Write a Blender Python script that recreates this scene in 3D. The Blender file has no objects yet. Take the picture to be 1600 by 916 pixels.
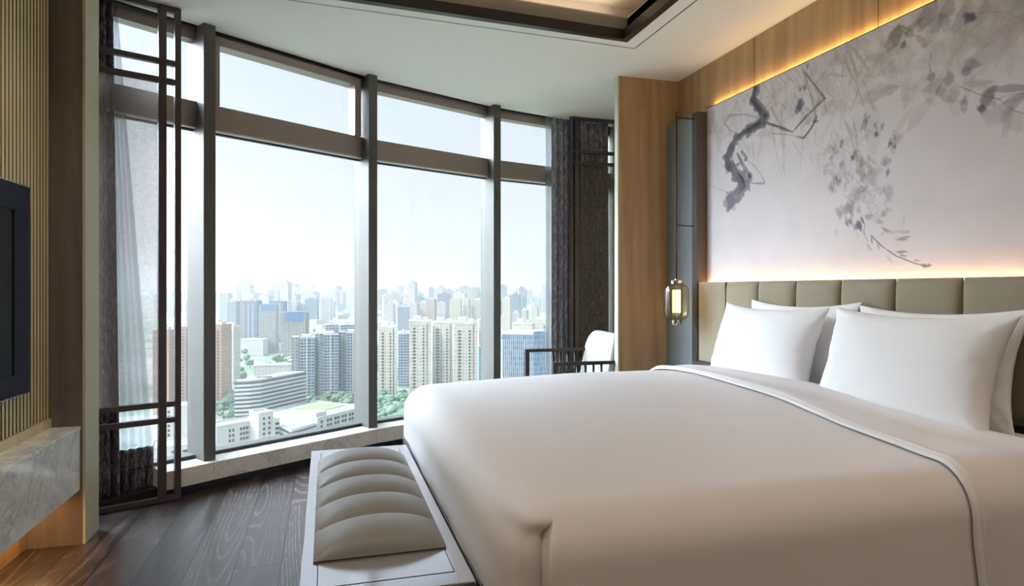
import bpy, bmesh, math, random
import numpy as np
from mathutils import Vector, Matrix, noise as mnoise
R = math.radians
rng = random.Random(7)
sc = bpy.context.scene
col = sc.collection

# ------------------------------------------------------------------ camera frame (used for measuring the place)
CH = 1.2
YAW = math.atan2(290, 1000)
SN, CN = math.sin(YAW), math.cos(YAW)
def ray(px, py):
    a = (px - 800) / 1000.0
    return (a * CN + SN, -a * SN + CN, -(py - 452) / 1000.0)
def on_x(px, py, x):                       # a measured picture point on the plane X = x -> (y, z)
    r = ray(px, py); t = x / r[0]
    return r[1] * t, CH + r[2] * t
def plan(l, d):                            # metres right of / ahead of the standpoint -> world x, y
    return l * CN + d * SN, -l * SN + d * CN

# ------------------------------------------------------------------ node helpers
def lin(c):
    return tuple(((v / 255) / 12.92 if v / 255 <= 0.04045 else ((v / 255 + 0.055) / 1.055) ** 2.4) for v in c)
def new_mat(name):
    m = bpy.data.materials.new(name); m.use_nodes = True
    nt = m.node_tree
    for n in list(nt.nodes): nt.nodes.remove(n)
    out = nt.nodes.new('ShaderNodeOutputMaterial')
    return m, nt, out
def N(nt, t, **kw):
    n = nt.nodes.new(t)
    for k, v in kw.items():
        if k in n.inputs: n.inputs[k].default_value = v
        else: setattr(n, k, v)
    return n
def L(nt, a, b): nt.links.new(a, b)
def math_(nt, op, a, b=None, c=None):
    n = nt.nodes.new('ShaderNodeMath'); n.operation = op
    for i, v in enumerate((a, b, c)):
        if v is None: continue
        if isinstance(v, (int, float)): n.inputs[i].default_value = v
        else: nt.links.new(v, n.inputs[i])
    return n.outputs[0]
def mixc(nt, f, a, b):
    n = nt.nodes.new('ShaderNodeMix'); n.data_type = 'RGBA'
    for i, v in ((0, f), (6, a), (7, b)):
        if isinstance(v, (int, float)): n.inputs[i].default_value = v
        elif isinstance(v, tuple): n.inputs[i].default_value = (*v[:3], 1)
        else: nt.links.new(v, n.inputs[i])
    return n.outputs[2]
def ramp(nt, f, stops):
    n = nt.nodes.new('ShaderNodeValToRGB'); cr = n.color_ramp
    while len(cr.elements) < len(stops): cr.elements.new(0.5)
    for e, (p, c) in zip(cr.elements, stops): e.position = p; e.color = (*c[:3], 1)
    nt.links.new(f, n.inputs[0])
    return n.outputs[0]
def coords(nt, kind='Object', scale=(1, 1, 1), rot=(0, 0, 0)):
    tc = nt.nodes.new('ShaderNodeTexCoord')
    mp = nt.nodes.new('ShaderNodeMapping')
    mp.inputs['Scale'].default_value = scale; mp.inputs['Rotation'].default_value = rot
    nt.links.new(tc.outputs[kind], mp.inputs[0])
    return mp.outputs[0]
def noise(nt, vec, scale, detail=4, rough=0.55, dist=0.0):
    n = nt.nodes.new('ShaderNodeTexNoise')
    n.inputs['Scale'].default_value = scale; n.inputs['Detail'].default_value = detail
    n.inputs['Roughness'].default_value = rough; n.inputs['Distortion'].default_value = dist
    nt.links.new(vec, n.inputs['Vector'])
    return n.outputs[0]
def bsdf(nt, out, col=None, rough=0.5, metal=0.0, spec=0.5, bump=None, bs=0.1, bd=0.01, **kw):
    p = nt.nodes.new('ShaderNodeBsdfPrincipled')
    for k, v in (('Base Color', col), ('Roughness', rough), ('Metallic', metal), ('Specular IOR Level', spec)):
        if isinstance(v, tuple): p.inputs[k].default_value = (*v[:3], 1)
        elif isinstance(v, (int, float)): p.inputs[k].default_value = v
        elif v is not None: nt.links.new(v, p.inputs[k])
    for k, v in kw.items(): p.inputs[k.replace('_', ' ')].default_value = v
    if bump is not None:
        b = nt.nodes.new('ShaderNodeBump'); b.inputs['Strength'].default_value = bs; b.inputs['Distance'].default_value = bd
        nt.links.new(bump, b.inputs['Height']); nt.links.new(b.outputs[0], p.inputs['Normal'])
    nt.links.new(p.outputs[0], out.inputs[0])
    return p
def plain(name, c, rough=0.5, metal=0.0, spec=0.5, var=0.06, scale=8, **kw):
    m, nt, out = new_mat(name)
    f = noise(nt, coords(nt), scale, 4)
    k = mixc(nt, f, tuple(v * (1 - var) for v in c), tuple(min(1, v * (1 + var)) for v in c))
    bsdf(nt, out, k, rough, metal, spec, **kw)
    return m
def wood(name, c0, c1, axis='Z', rough=0.4, spec=0.4, sc_=1.0):
    m, nt, out = new_mat(name)
    s = {'X': (0.6, 9, 9), 'Y': (9, 0.6, 9), 'Z': (9, 9, 0.6)}[axis]
    v = coords(nt, 'Object', tuple(k * sc_ for k in s))
    g = noise(nt, v, 1.6, 5, 0.6, 0.6)
    w = nt.nodes.new('ShaderNodeTexWave'); w.wave_type = 'BANDS'; w.bands_direction = 'DIAGONAL'
    w.inputs['Scale'].default_value = 0.5; w.inputs['Distortion'].default_value = 7; w.inputs['Detail'].default_value = 3
    nt.links.new(v, w.inputs[0])
    fine = noise(nt, coords(nt, 'Object', tuple(k * 6 * sc_ for k in s)), 2.5, 3)
    f = math_(nt, 'ADD', math_(nt, 'MULTIPLY', g, 0.65), math_(nt, 'ADD', math_(nt, 'MULTIPLY', w.outputs[1], 0.13), math_(nt, 'MULTIPLY', fine, 0.22)))
    c = ramp(nt, f, [(0.25, c0), (0.75, c1)])
    bsdf(nt, out, c, rough, 0, spec, bump=fine, bs=0.08, bd=0.003)
    return m

M = {}
M['ceiling'] = plain('ceiling_paint', lin((241, 239, 231)), 0.85, spec=0.2, var=0.02)
M['tray'] = plain('tray_paint', lin((214, 203, 186)), 0.7, spec=0.3, var=0.02)
M['bronze'] = plain('dark_bronze', lin((84, 74, 74)), 0.42, 0.3, var=0.08)
M['trimdark'] = plain('dark_lacquer_trim', lin((58, 52, 50)), 0.35, 0.2)
M['mullion'] = plain('anodised_mullion', lin((94, 92, 89)), 0.5, 0.3, var=0.05)
M['sash'] = plain('sash_frame', lin((152, 140, 130)), 0.45, 0.35, var=0.05)
M['gasket'] = plain('black_gasket', lin((38, 38, 40)), 0.6)
M['oak'] = wood('honey_oak_veneer', lin((148, 117, 80)), lin((196, 162, 117)))
M['oakdark'] = wood('grey_oak_veneer', lin((92, 84, 78)), lin((128, 118, 110)))
M['edge'] = plain('pale_and_lit_edge', lin((196, 192, 166)), 0.5, var=0.06)
M['slat'] = wood('gold_slat_wood', lin((204, 186, 140)), lin((230, 214, 168)))
M['slatshade'] = plain('slat_gap_shade', lin((46, 40, 34)), 0.8)  # dark backing and slat sides; shade of the gaps put into the colour
M['navy'] = plain('tv_frame_navy', lin((26, 28, 46)), 0.6, 0.0, 0.15)
M['screen'] = plain('tv_glass_black', lin((14, 14, 14)), 0.45, spec=0.1)
M['chrome'] = plain('chrome', lin((205, 205, 205)), 0.12, 1.0)
M['greypanel'] = plain('satin_grey_panel', lin((140, 148, 152)), 0.3, 0.4, var=0.04)
M['black'] = plain('black_reveal', lin((20, 18, 18)), 0.5)
M['post'] = plain('brown_post', lin((98, 84, 76)), 0.4, 0.2)
M['velvet'] = plain('taupe_velvet', lin((150, 139, 120)), 0.75, spec=0.25, var=0.07, scale=160)
M['leather'] = plain('taupe_leather', lin((146, 146, 143)), 0.4, spec=0.45, var=0.03, scale=40)
M['leatherpale'] = plain('pale_green_leather', lin((170, 174, 163)), 0.42, spec=0.4, var=0.03, scale=30)
M['darkwood'] = wood('dark_walnut', lin((38, 30, 28)), lin((66, 54, 50)), 'X')
M['linen'] = plain('white_cotton', lin((236, 235, 236)), 0.85, spec=0.15, var=0.01, scale=4)
M['duvet'] = plain('white_sateen', lin((231, 228, 229)), 0.5, spec=0.22, var=0.012, scale=3)
M['bench'] = plain('silver_lacquer', lin((214, 211, 214)), 0.14, 0.85, var=0.04, scale=3)
M['benchinset'] = plain('silver_lacquer_inset', lin((218, 215, 217)), 0.16, 0.85, var=0.04, scale=3)
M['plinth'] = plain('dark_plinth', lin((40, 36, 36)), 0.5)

def marble(name, base, vein, rough=0.12, scale=3.0):
    m, nt, out = new_mat(name)
    v = coords(nt, 'Object', (1, 1, 1), (0.3, 0.5, 0.7))
    a = noise(nt, v, scale, 8, 0.65, 1.6)
    r = math_(nt, 'ABSOLUTE', math_(nt, 'SUBTRACT', a, 0.5))
    b = noise(nt, v, scale * 2.7, 6, 0.7, 0.8)
    r2 = math_(nt, 'ABSOLUTE', math_(nt, 'SUBTRACT', b, 0.48))
    big = noise(nt, v, scale * 0.8, 3)
    f1 = ramp(nt, r, [(0.0, (1, 1, 1)), (0.035, (0, 0, 0))])
    f2 = ramp(nt, r2, [(0.0, (0.6,) * 3), (0.04, (0, 0, 0))])
    f = math_(nt, 'MULTIPLY', math_(nt, 'MAXIMUM', f1, f2), ramp(nt, big, [(0.38, (0.04,) * 3), (0.68, (0.85,) * 3)]))
    c = mixc(nt, math_(nt, 'MULTIPLY', f, 0.62), base, vein)
    c = mixc(nt, math_(nt, 'MULTIPLY', ramp(nt, big, [(0.45, (0, 0, 0)), (0.75, (1, 1, 1))]), 0.12), c, tuple(0.7 * x + 0.1 for x in vein))
    bsdf(nt, out, c, rough, 0, 0.5)
    return m
M['marble'] = marble('white_marble', lin((252, 253, 251)), lin((112, 118, 122)))
M['sillmarble'] = marble('sill_marble', lin((226, 219, 208)), lin((140, 128, 118)), 0.08, 2.2)

def floor_mat():
    m, nt, out = new_mat('cerused_dark_planks')
    # planks run along Y; texture space: x -> world y
    v = coords(nt, 'Object', (1, 1, 1), (0, 0, R(90)))
    br = nt.nodes.new('ShaderNodeTexBrick'); L(nt, v, br.inputs['Vector'])
    br.offset = 0.37; br.inputs['Scale'].default_value = 1.0
    br.inputs['Brick Width'].default_value = 1.25; br.inputs['Row Height'].default_value = 0.19
    br.inputs['Mortar Size'].default_value = 0.0045; br.inputs['Mortar Smooth'].default_value = 0.2
    br.inputs['Color1'].default_value = (0.1, 0.1, 0.1, 1); br.inputs['Color2'].default_value = (0.9, 0.9, 0.9, 1)
    br.inputs['Mortar'].default_value = (0.5, 0.5, 0.5, 1)
    off = nt.nodes.new('ShaderNodeVectorMath'); off.operation = 'MULTIPLY_ADD'
    L(nt, br.outputs[0], off.inputs[0]); off.inputs[1].default_value = (17, 31, 5); L(nt, coords(nt, 'Object', (4.2, 0.42, 1)), off.inputs[2])
    fld = noise(nt, off.outputs[0], 1.0, 1.0, 0.35)
    ring = math_(nt, 'ABSOLUTE', math_(nt, 'SUBTRACT', math_(nt, 'FRACT', math_(nt, 'MULTIPLY', fld, 27.0)), 0.5))   # 0 .. 0.5, growth-ring contours
    rl = ramp(nt, math_(nt, 'MULTIPLY', ring, 2.0), [(0.55, (0, 0, 0)), (0.98, (1, 1, 1))])
    pores = noise(nt, coords(nt, 'Object', (260, 12, 1)), 1.0, 3, 0.6)
    patch = noise(nt, off.outputs[0], 0.7, 2)
    pm = ramp(nt, pores, [(0.38, (0.1,) * 3), (0.6, (1, 1, 1))])
    lime = math_(nt, 'MULTIPLY', math_(nt, 'MULTIPLY', rl, pm), ramp(nt, patch, [(0.35, (0.25,) * 3), (0.6, (1, 1, 1))]))
    grain = math_(nt, 'ADD', math_(nt, 'MULTIPLY', lime, 0.75), math_(nt, 'MULTIPLY', pores, 0.25))
    c = ramp(nt, grain, [(0.08, lin((58, 50, 48))), (0.3, lin((80, 71, 67))), (0.9, lin((138, 130, 126)))])
    tone = mixc(nt, br.outputs[0], (0.5, 0.48, 0.47), (1.7, 1.66, 1.62))
    mu = nt.nodes.new('ShaderNodeMix'); mu.data_type = 'RGBA'; mu.blend_type = 'MULTIPLY'; mu.inputs[0].default_value = 1
    L(nt, c, mu.inputs[6]); L(nt, tone, mu.inputs[7])
    c2 = mixc(nt, br.outputs['Fac'], mu.outputs[2], lin((34, 29, 28)))
    rgh = math_(nt, 'ADD', math_(nt, 'MULTIPLY', grain, 0.15), 0.31)
    bsdf(nt, out, c2, rgh, 0, 0.5, Coat_Weight=0.3, Coat_Roughness=0.3)
    return m
M['floor'] = floor_mat()

def glass_pane(name, tint, refl):
    m, nt, out = new_mat(name)
    t = N(nt, 'ShaderNodeBsdfTransparent'); t.inputs[0].default_value = (*tint, 1)
    g = N(nt, 'ShaderNodeBsdfGlossy'); g.inputs['Roughness'].default_value = 0.02
    mx = N(nt, 'ShaderNodeMixShader'); mx.inputs[0].default_value = refl
    L(nt, t.outputs[0], mx.inputs[1]); L(nt, g.outputs[0], mx.inputs[2]); L(nt, mx.outputs[0], out.inputs[0])
    return m
M['pane'] = glass_pane('window_glass', (0.97, 0.985, 0.98), 0.03)
M['lampglass'] = None
def lampglass():
    m, nt, out = new_mat('smoked_lamp_glass')
    t = N(nt, 'ShaderNodeBsdfTransparent'); t.inputs[0].default_value = (*lin((238, 228, 208)), 1)
    g = N(nt, 'ShaderNodeBsdfGlossy'); g.inputs['Roughness'].default_value = 0.04
    lw = N(nt, 'ShaderNodeLayerWeight'); lw.inputs[0].default_value = 0.45
    f = math_(nt, 'ADD', math_(nt, 'MULTIPLY', lw.outputs['Facing'], 0.3), 0.03)
    mx = N(nt, 'ShaderNodeMixShader'); L(nt, f, mx.inputs[0])
    L(nt, t.outputs[0], mx.inputs[1]); L(nt, g.outputs[0], mx.inputs[2]); L(nt, mx.outputs[0], out.inputs[0])
    return m
M['lampglass'] = lampglass()
def emit(name, c, s):
    m, nt, out = new_mat(name)
    e = N(nt, 'ShaderNodeEmission'); e.inputs[0].default_value = (*c, 1); e.inputs[1].default_value = s
    L(nt, e.outputs[0], out.inputs[0]); return m
M['tube'] = emit('glowing_lamp_tube', (1.0, 0.64, 0.22), 5.5)
M['led'] = emit('fill_light_lens', (1.0, 0.9, 0.76), 6)
def veil(name, c, transp, transl, rough=0.9, weave=900):
    m, nt, out = new_mat(name)
    t = N(nt, 'ShaderNodeBsdfTransparent'); t.inputs[0].default_value = (1, 1, 1, 1)
    d = N(nt, 'ShaderNodeBsdfDiffuse'); d.inputs[0].default_value = (*c, 1)
    tl = N(nt, 'ShaderNodeBsdfTranslucent'); tl.inputs[0].default_value = (*c, 1)
    m1 = N(nt, 'ShaderNodeMixShader'); m1.inputs[0].default_value = transl
    L(nt, d.outputs[0], m1.inputs[1]); L(nt, tl.outputs[0], m1.inputs[2])
    m2 = N(nt, 'ShaderNodeMixShader')
    f = noise(nt, coords(nt, 'Object', (1, 1, 1)), 60, 2)
    L(nt, math_(nt, 'ADD', math_(nt, 'MULTIPLY', f, 0.16), transp - 0.08), m2.inputs[0])
    L(nt, m1.outputs[0], m2.inputs[1]); L(nt, t.outputs[0], m2.inputs[2]); L(nt, m2.outputs[0], out.inputs[0])
    return m
M['gauze'] = veil('screen_gauze', lin((152, 138, 132)), 0.63, 0.6)
M['sheer'] = veil('sheer_voile', lin((150, 156, 162)), 0.36, 0.4)
def drape_mat(nm='dark_woven_drape', cs_=((62, 57, 68), (104, 97, 104), (188, 180, 180))):
    m, nt, out = new_mat(nm)
    f = noise(nt, coords(nt, 'Object', (60, 60, 12)), 1.6, 6, 0.7)
    c = ramp(nt, f, [(0.36, lin(cs_[0])), (0.52, lin(cs_[1])), (0.66, lin(cs_[2]))])
    p = bsdf(nt, out, c, 0.85, 0, 0.2)
    return m
M['drape'] = drape_mat(); M['drapelit'] = drape_mat('lit_woven_drape', ((106, 106, 116), (148, 148, 158), (222, 222, 228)))  # right drape: paler copy of the weave with window light put in

# ------------------------------------------------------------------ mesh helpers
class MB:
    def __init__(s): s.v = []; s.f = []; s.sm = []; s.mi = []
    def add(s, vs, fs, smooth=False, mi=0):
        o = len(s.v); s.v += [tuple(p) for p in vs]
        for f in fs: s.f.append(tuple(i + o for i in f)); s.sm.append(smooth); s.mi.append(mi)
        return s
    def box(s, a, b, mi=0):
        x0, y0, z0 = [min(p, q) for p, q in zip(a, b)]; x1, y1, z1 = [max(p, q) for p, q in zip(a, b)]
        return s.add([(x0, y0, z0), (x1, y0, z0), (x1, y1, z0), (x0, y1, z0), (x0, y0, z1), (x1, y0, z1), (x1, y1, z1), (x0, y1, z1)],
                     [(0, 3, 2, 1), (4, 5, 6, 7), (0, 1, 5, 4), (1, 2, 6, 5), (2, 3, 7, 6), (3, 0, 4, 7)], mi=mi)
    def obox(s, p, u, w, a, b, mi=0):
        """box in a frame at plan point p with unit dir u along length, w across; a,b = (along, across, z) corners"""
        t = MB().box(a, b)
        return s.add([(p[0] + u[0] * x + w[0] * y, p[1] + u[1] * x + w[1] * y, z) for x, y, z in t.v], t.f, mi=mi)
    def prism(s, pts, z0, z1, mi=0):
        n = len(pts)
        v = [(x, y, z0) for x, y in pts] + [(x, y, z1) for x, y in pts]
        f = [tuple(range(n))[::-1], tuple(range(n, 2 * n))] + [(i, (i + 1) % n, n + (i + 1) % n, n + i) for i in range(n)]
        return s.add(v, f, mi=mi)
    def lathe(s, prof, c=(0, 0, 0), n=40, smooth=True):
        v = []; f = []
        for r, z in prof:
            for k in range(n):
                a = 2 * math.pi * k / n; v.append((c[0] + r * math.cos(a), c[1] + r * math.sin(a), c[2] + z))
        for i in range(len(prof) - 1):
            for k in range(n):
                f.append((i * n + k, i * n + (k + 1) % n, (i + 1) * n + (k + 1) % n, (i + 1) * n + k))
        return s.add(v, f, smooth)
    def tube(s, path, r, n=12):
        path = [Vector(p) for p in path]; v = []; f = []
        for i, p in enumerate(path):
            d = (path[min(i + 1, len(path) - 1)] - path[max(i - 1, 0)]).normalized()
            a = d.orthogonal().normalized(); b = d.cross(a)
            for k in range(n):
                t = 2 * math.pi * k / n; v.append(p + (a * math.cos(t) + b * math.sin(t)) * r)
        for i in range(len(path) - 1):
            for k in range(n): f.append((i * n + k, i * n + (k + 1) % n, (i + 1) * n + (k + 1) % n, (i + 1) * n + k))
        f.append(tuple(range(n))[::-1]); f.append(tuple(range((len(path) - 1) * n, len(path) * n)))
        return s.add(v, f, True)
    def grid(s, P, smooth=True, closed_u=False):
        """P[i][j] points"""
        nu, nv = len(P), len(P[0]); v = [p for row in P for p in row]; f = []
        for i in range(nu if closed_u else nu - 1):
            for j in range(nv - 1):
                i2 = (i + 1) % nu
                f.append((i * nv + j, i2 * nv + j, i2 * nv + j + 1, i * nv + j + 1))
        return s.add(v, f, smooth)
    def build(s, name, mat, parent=None, off=None, bevel=0, seg=2, fix=True, subd=0):
        me = bpy.data.meshes.new(name)
        o_ = off if off is not None else (parent.location if parent is not None and parent.rotation_euler.z == 0 else (0, 0, 0))
        me.from_pydata([(x - o_[0], y - o_[1], z - o_[2]) for x, y, z in s.v], [], s.f)
        mats = mat if isinstance(mat, list) else [mat]
        for m in mats: me.materials.append(m)
        me.polygons.foreach_set('use_smooth', s.sm); me.polygons.foreach_set('material_index', s.mi)
        if fix:
            bm = bmesh.new(); bm.from_mesh(me); bmesh.ops.recalc_face_normals(bm, faces=bm.faces); bm.to_mesh(me); bm.free()
        me.update()
        ob = bpy.data.objects.new(name, me); col.objects.link(ob)
        if parent is not None: ob.parent = parent
        elif off is not None: ob.location = off
        if bevel:
            md = ob.modifiers.new('bevel', 'BEVEL'); md.width = bevel; md.segments = seg; md.limit_method = 'ANGLE'
        if subd:
            md = ob.modifiers.new('sub', 'SUBSURF'); md.levels = subd; md.render_levels = subd
        return ob
def tag(o, label=None, cat=None, group=None, kind=None):
    if label: o['label'] = label
    if cat: o['category'] = cat
    if group: o['group'] = group
    if kind: o['kind'] = kind
    return o
def empty(name, loc=(0, 0, 0), rz=0):
    o = bpy.data.objects.new(name, None); col.objects.link(o); o.location = loc; o.rotation_euler = (0, 0, rz)
    o.empty_display_size = 0.1
    return o
def copy_tree(o, parent=None):
    c = o.copy(); col.objects.link(c)
    if parent is not None: c.parent = parent
    for ch in list(o.children): copy_tree(ch, c)
    return c
def struct(name, mb, mat, label=None, cat=None, **kw):
    o = mb.build(name, mat, **kw); tag(o, label, cat, kind='structure'); return o
def unit(a, b):
    d = math.hypot(b[0] - a[0], b[1] - a[1]); return ((b[0] - a[0]) / d, (b[1] - a[1]) / d), d

# ================================================================== THE ROOM
HC = 2.8
WX = 2.606
YB = -3.6
FAC = [(-1.67, 3.55), (-0.676, 4.22), (0.335, 4.876), (1.425, 5.371), (2.58, 5.70), (3.75, 5.86)]   # inner faces of the facade posts
def fac_off(k):
    out = []
    for i in range(len(FAC)):
        ns = []
        for j in (i - 1, i):
            if 0 <= j < len(FAC) - 1:
                u, d = unit(FAC[j], FAC[j + 1]); ns.append((-u[1], u[0]))
        n = (sum(a[0] for a in ns) / len(ns), sum(a[1] for a in ns) / len(ns)); q = math.hypot(*n)
        out.append((FAC[i][0] + n[0] / q * k, FAC[i][1] + n[1] / q * k))
    return out

# floor
fl = fac_off(0.30)
mb = MB(); pts = [(-1.75, YB), (3.9, YB), (3.9, fl[5][1])] + [(x, y) for x, y in fl[::-1]] + [(-1.75, fl[0][1] - 0.05)]
mb.prism(pts, -0.1, 0.0)
struct('floor', mb, M['floor'], 'dark brown wood plank floor with pale open grain', 'floor')

# ceiling with a tray recess
ce = fac_off(0.075)
A, B, C_, D = (1.859, 3.748), (-0.80, 3.595), (-0.80, -2.4), (1.859, -2.4)
outer = [(-1.75, YB), (3.9, YB), (3.9, ce[5][1])] + ce[::-1] + [(-1.75, ce[0][1])]
def flat_with_hole(outer, hole, z, thick):
    bm = bmesh.new()
    vo = [bm.verts.new((x, y, z)) for x, y in outer]; vh = [bm.verts.new((x, y, z)) for x, y in hole]
    es = [bm.edges.new((vo[i], vo[(i + 1) % len(vo)])) for i in range(len(vo))] + [bm.edges.new((vh[i], vh[(i + 1) % len(vh)])) for i in range(len(vh))]
    bmesh.ops.triangle_fill(bm, edges=es, use_beauty=True)
    r = bmesh.ops.extrude_face_region(bm, geom=list(bm.faces))
    bmesh.ops.translate(bm, verts=[g for g in r['geom'] if isinstance(g, bmesh.types.BMVert)], vec=(0, 0, thick))
    bm.verts.ensure_lookup_table(); bm.verts.index_update()
    mb = MB(); mb.add([v.co[:] for v in bm.verts], [tuple(v.index for v in f.verts) for f in bm.faces]); bm.free(); return mb
mb = flat_with_hole(outer, [A, B, C_, D], HC, 0.14)
ceil = struct('ceiling', mb, M['ceiling'], 'off-white ceiling with a shallow tray recess over the bed', 'ceiling')
# tray: inner step + lid
def inset(poly, k):
    c = (sum(p[0] for p in poly) / 4, sum(p[1] for p in poly) / 4)
    return [(x + (k if x < c[0] else -k), y + (k if y < c[1] else -k)) for x, y in poly]
tr = MB(); P0 = [A, B, C_, D]; P1 = inset(P0, -0.12)
tr.prism(inset(P0, -0.3), HC + 0.26, HC + 0.34)
for i in range(4):
    a, b = P0[i], P0[(i + 1) % 4]; a1, b1 = inset(P0, -0.05)[i], inset(P0, -0.05)[(i + 1) % 4]
    tr.add([(*a, HC), (*b, HC), (*b, HC + 0.15), (*a, HC + 0.15), (*a1, HC), (*b1, HC), (*b1, HC + 0.15), (*a1, HC + 0.15)],
           [(0, 1, 2, 3), (7, 6, 5, 4), (3, 2, 6, 7)])
    a2, b2 = P1[i], P1[(i + 1) % 4]
    tr.add([(*a2, HC + 0.14), (*b2, HC + 0.14), (*b2, HC + 0.3), (*a2, HC + 0.3)], [(0, 1, 2, 3)])
tray = tr.build('tray_recess', M['tray'], ceil)
# dark frame round the tray, and the fine groove outside it
tm = MB(); I1 = inset(P0, 0.045)
for i in range(4):
    a, b, a1, b1 = P0[i], P0[(i + 1) % 4], I1[i], I1[(i + 1) % 4]
    v = [(*a, HC - 0.012), (*b, HC - 0.012), (*b1, HC - 0.012), (*a1, HC - 0.012), (*a, HC + 0.05), (*b, HC + 0.05), (*b1, HC + 0.05), (*a1, HC + 0.05)]
    tm.add(v, [(0, 3, 2, 1), (4, 5, 6, 7), (0, 1, 5, 4), (2, 3, 7, 6), (1, 2, 6, 5), (3, 0, 4, 7)])
struct('trim_1', tm, M['trimdark'], 'dark lacquered frame edging the ceiling tray', 'trim')
gm = MB(); G0, G1 = inset(P0, -0.105), inset(P0, -0.112)
for i in range(4):
    a, b, a1, b1 = G0[i], G0[(i + 1) % 4], G1[i], G1[(i + 1) % 4]
    gm.add([(*a, HC - 0.0015), (*b, HC - 0.0015), (*b1, HC - 0.0015), (*a1, HC - 0.0015)], [(0, 1, 2, 3)])
gm.build('groove_line', M['post'], ceil)
# slab over everything keeps sun and sky out of the ceiling void
sb = MB(); so = fac_off(0.23); sb.prism([(-2.2, YB - 0.2), (4.1, YB - 0.2), (4.1, so[5][1])] + so[::-1] + [(-2.2, so[0][1] - 0.2)], HC + 0.37, HC + 0.5)
struct('trim_2', sb, M['ceiling'], 'slab above the ceiling', 'slab')

# headboard wall (oak veneer, vertical seams 0.95 m apart)
hw = MB()
ys = [4.384, 3.474, 2.522, 1.57, 0.62, -0.33, -1.28, -2.23, YB]
for a, b in zip(ys, ys[1:]):
    hw.box((WX, b + 0.0025, 0), (WX + 0.05, a - 0.0025, HC))
hw.box((WX + 0.006, YB, 0), (WX + 0.12, 4.384, HC), mi=1)
wr = struct('wall_right', hw, [M['oak'], M['black']], 'honey oak veneer wall behind the headboard and mural', 'wall', bevel=0.0015, seg=1)
# return wall (oak, facing the bed side)
mb = MB().box((2.110, 4.384, 0), (3.9, 4.446, HC)); mb.box((2.098, 4.386, 0), (2.110, 4.444, HC), mi=1)
struct('wall_far', mb, [M['oak'], M['edge']], 'honey oak partition standing out from the headboard wall by the lantern lamp', 'wall')
# alcove side wall beyond the partition
struct('wall_alcove', MB().box((2.70, 4.446, 0), (2.8, 6.1, HC)), plain('alcove_paint', lin((182, 186, 172)), 0.6, var=0.03), 'pale green-grey wall of the armchair alcove', 'wall')
# wall behind the standpoint and entrance side
struct('wall_back', MB().box((-1.75, YB - 0.12, 0), (3.9, YB, HC)), M['ceiling'], 'plain wall at the back of the room', 'wall')
# TV wall
lw = MB(); lw.box((-1.75, YB, 0), (-1.333, 3.455, HC))
struct('wall_left', lw, M['oak'], 'oak wall below and behind the fluted panel', 'wall')
fw = MB()
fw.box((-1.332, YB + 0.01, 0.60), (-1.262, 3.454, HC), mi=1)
y = 3.447
while y > 1.2:
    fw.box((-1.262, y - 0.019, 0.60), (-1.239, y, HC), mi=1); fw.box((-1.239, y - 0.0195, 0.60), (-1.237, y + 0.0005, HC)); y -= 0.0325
fw.box((-1.262, 1.2, 0.60), (-1.237, YB + 0.01, HC))
fw.box((-1.262, 1.2, 0.556), (-1.228, 3.454, 0.60)); 
flu = fw.build('fluted_panel', [M['slat'], M['slatshade']])
tag(flu, 'fluted gold timber panelling behind the television', 'wall panel', kind='structure')
# column at the end of the TV wall
cm = MB().box((-1.75, 3.455, 0), (-1.1025, 3.645, HC)); cm.box((-1.1025, 3.457, 0), (-1.091, 3.643, HC), mi=1)  # pale side is the same oak with window light put into its colour
struct('wall_column', cm, [M['oakdark'], M['edge']], 'grey oak pier, window light painted on its edge, between fluted panel and curtain', 'wall')
struct('wall_column.001', MB().box((-1.95, 3.0, 0), (-1.75, 4.0, HC)), M['ceiling'], 'hidden side wall closing the curtain pocket', 'wall')

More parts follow.
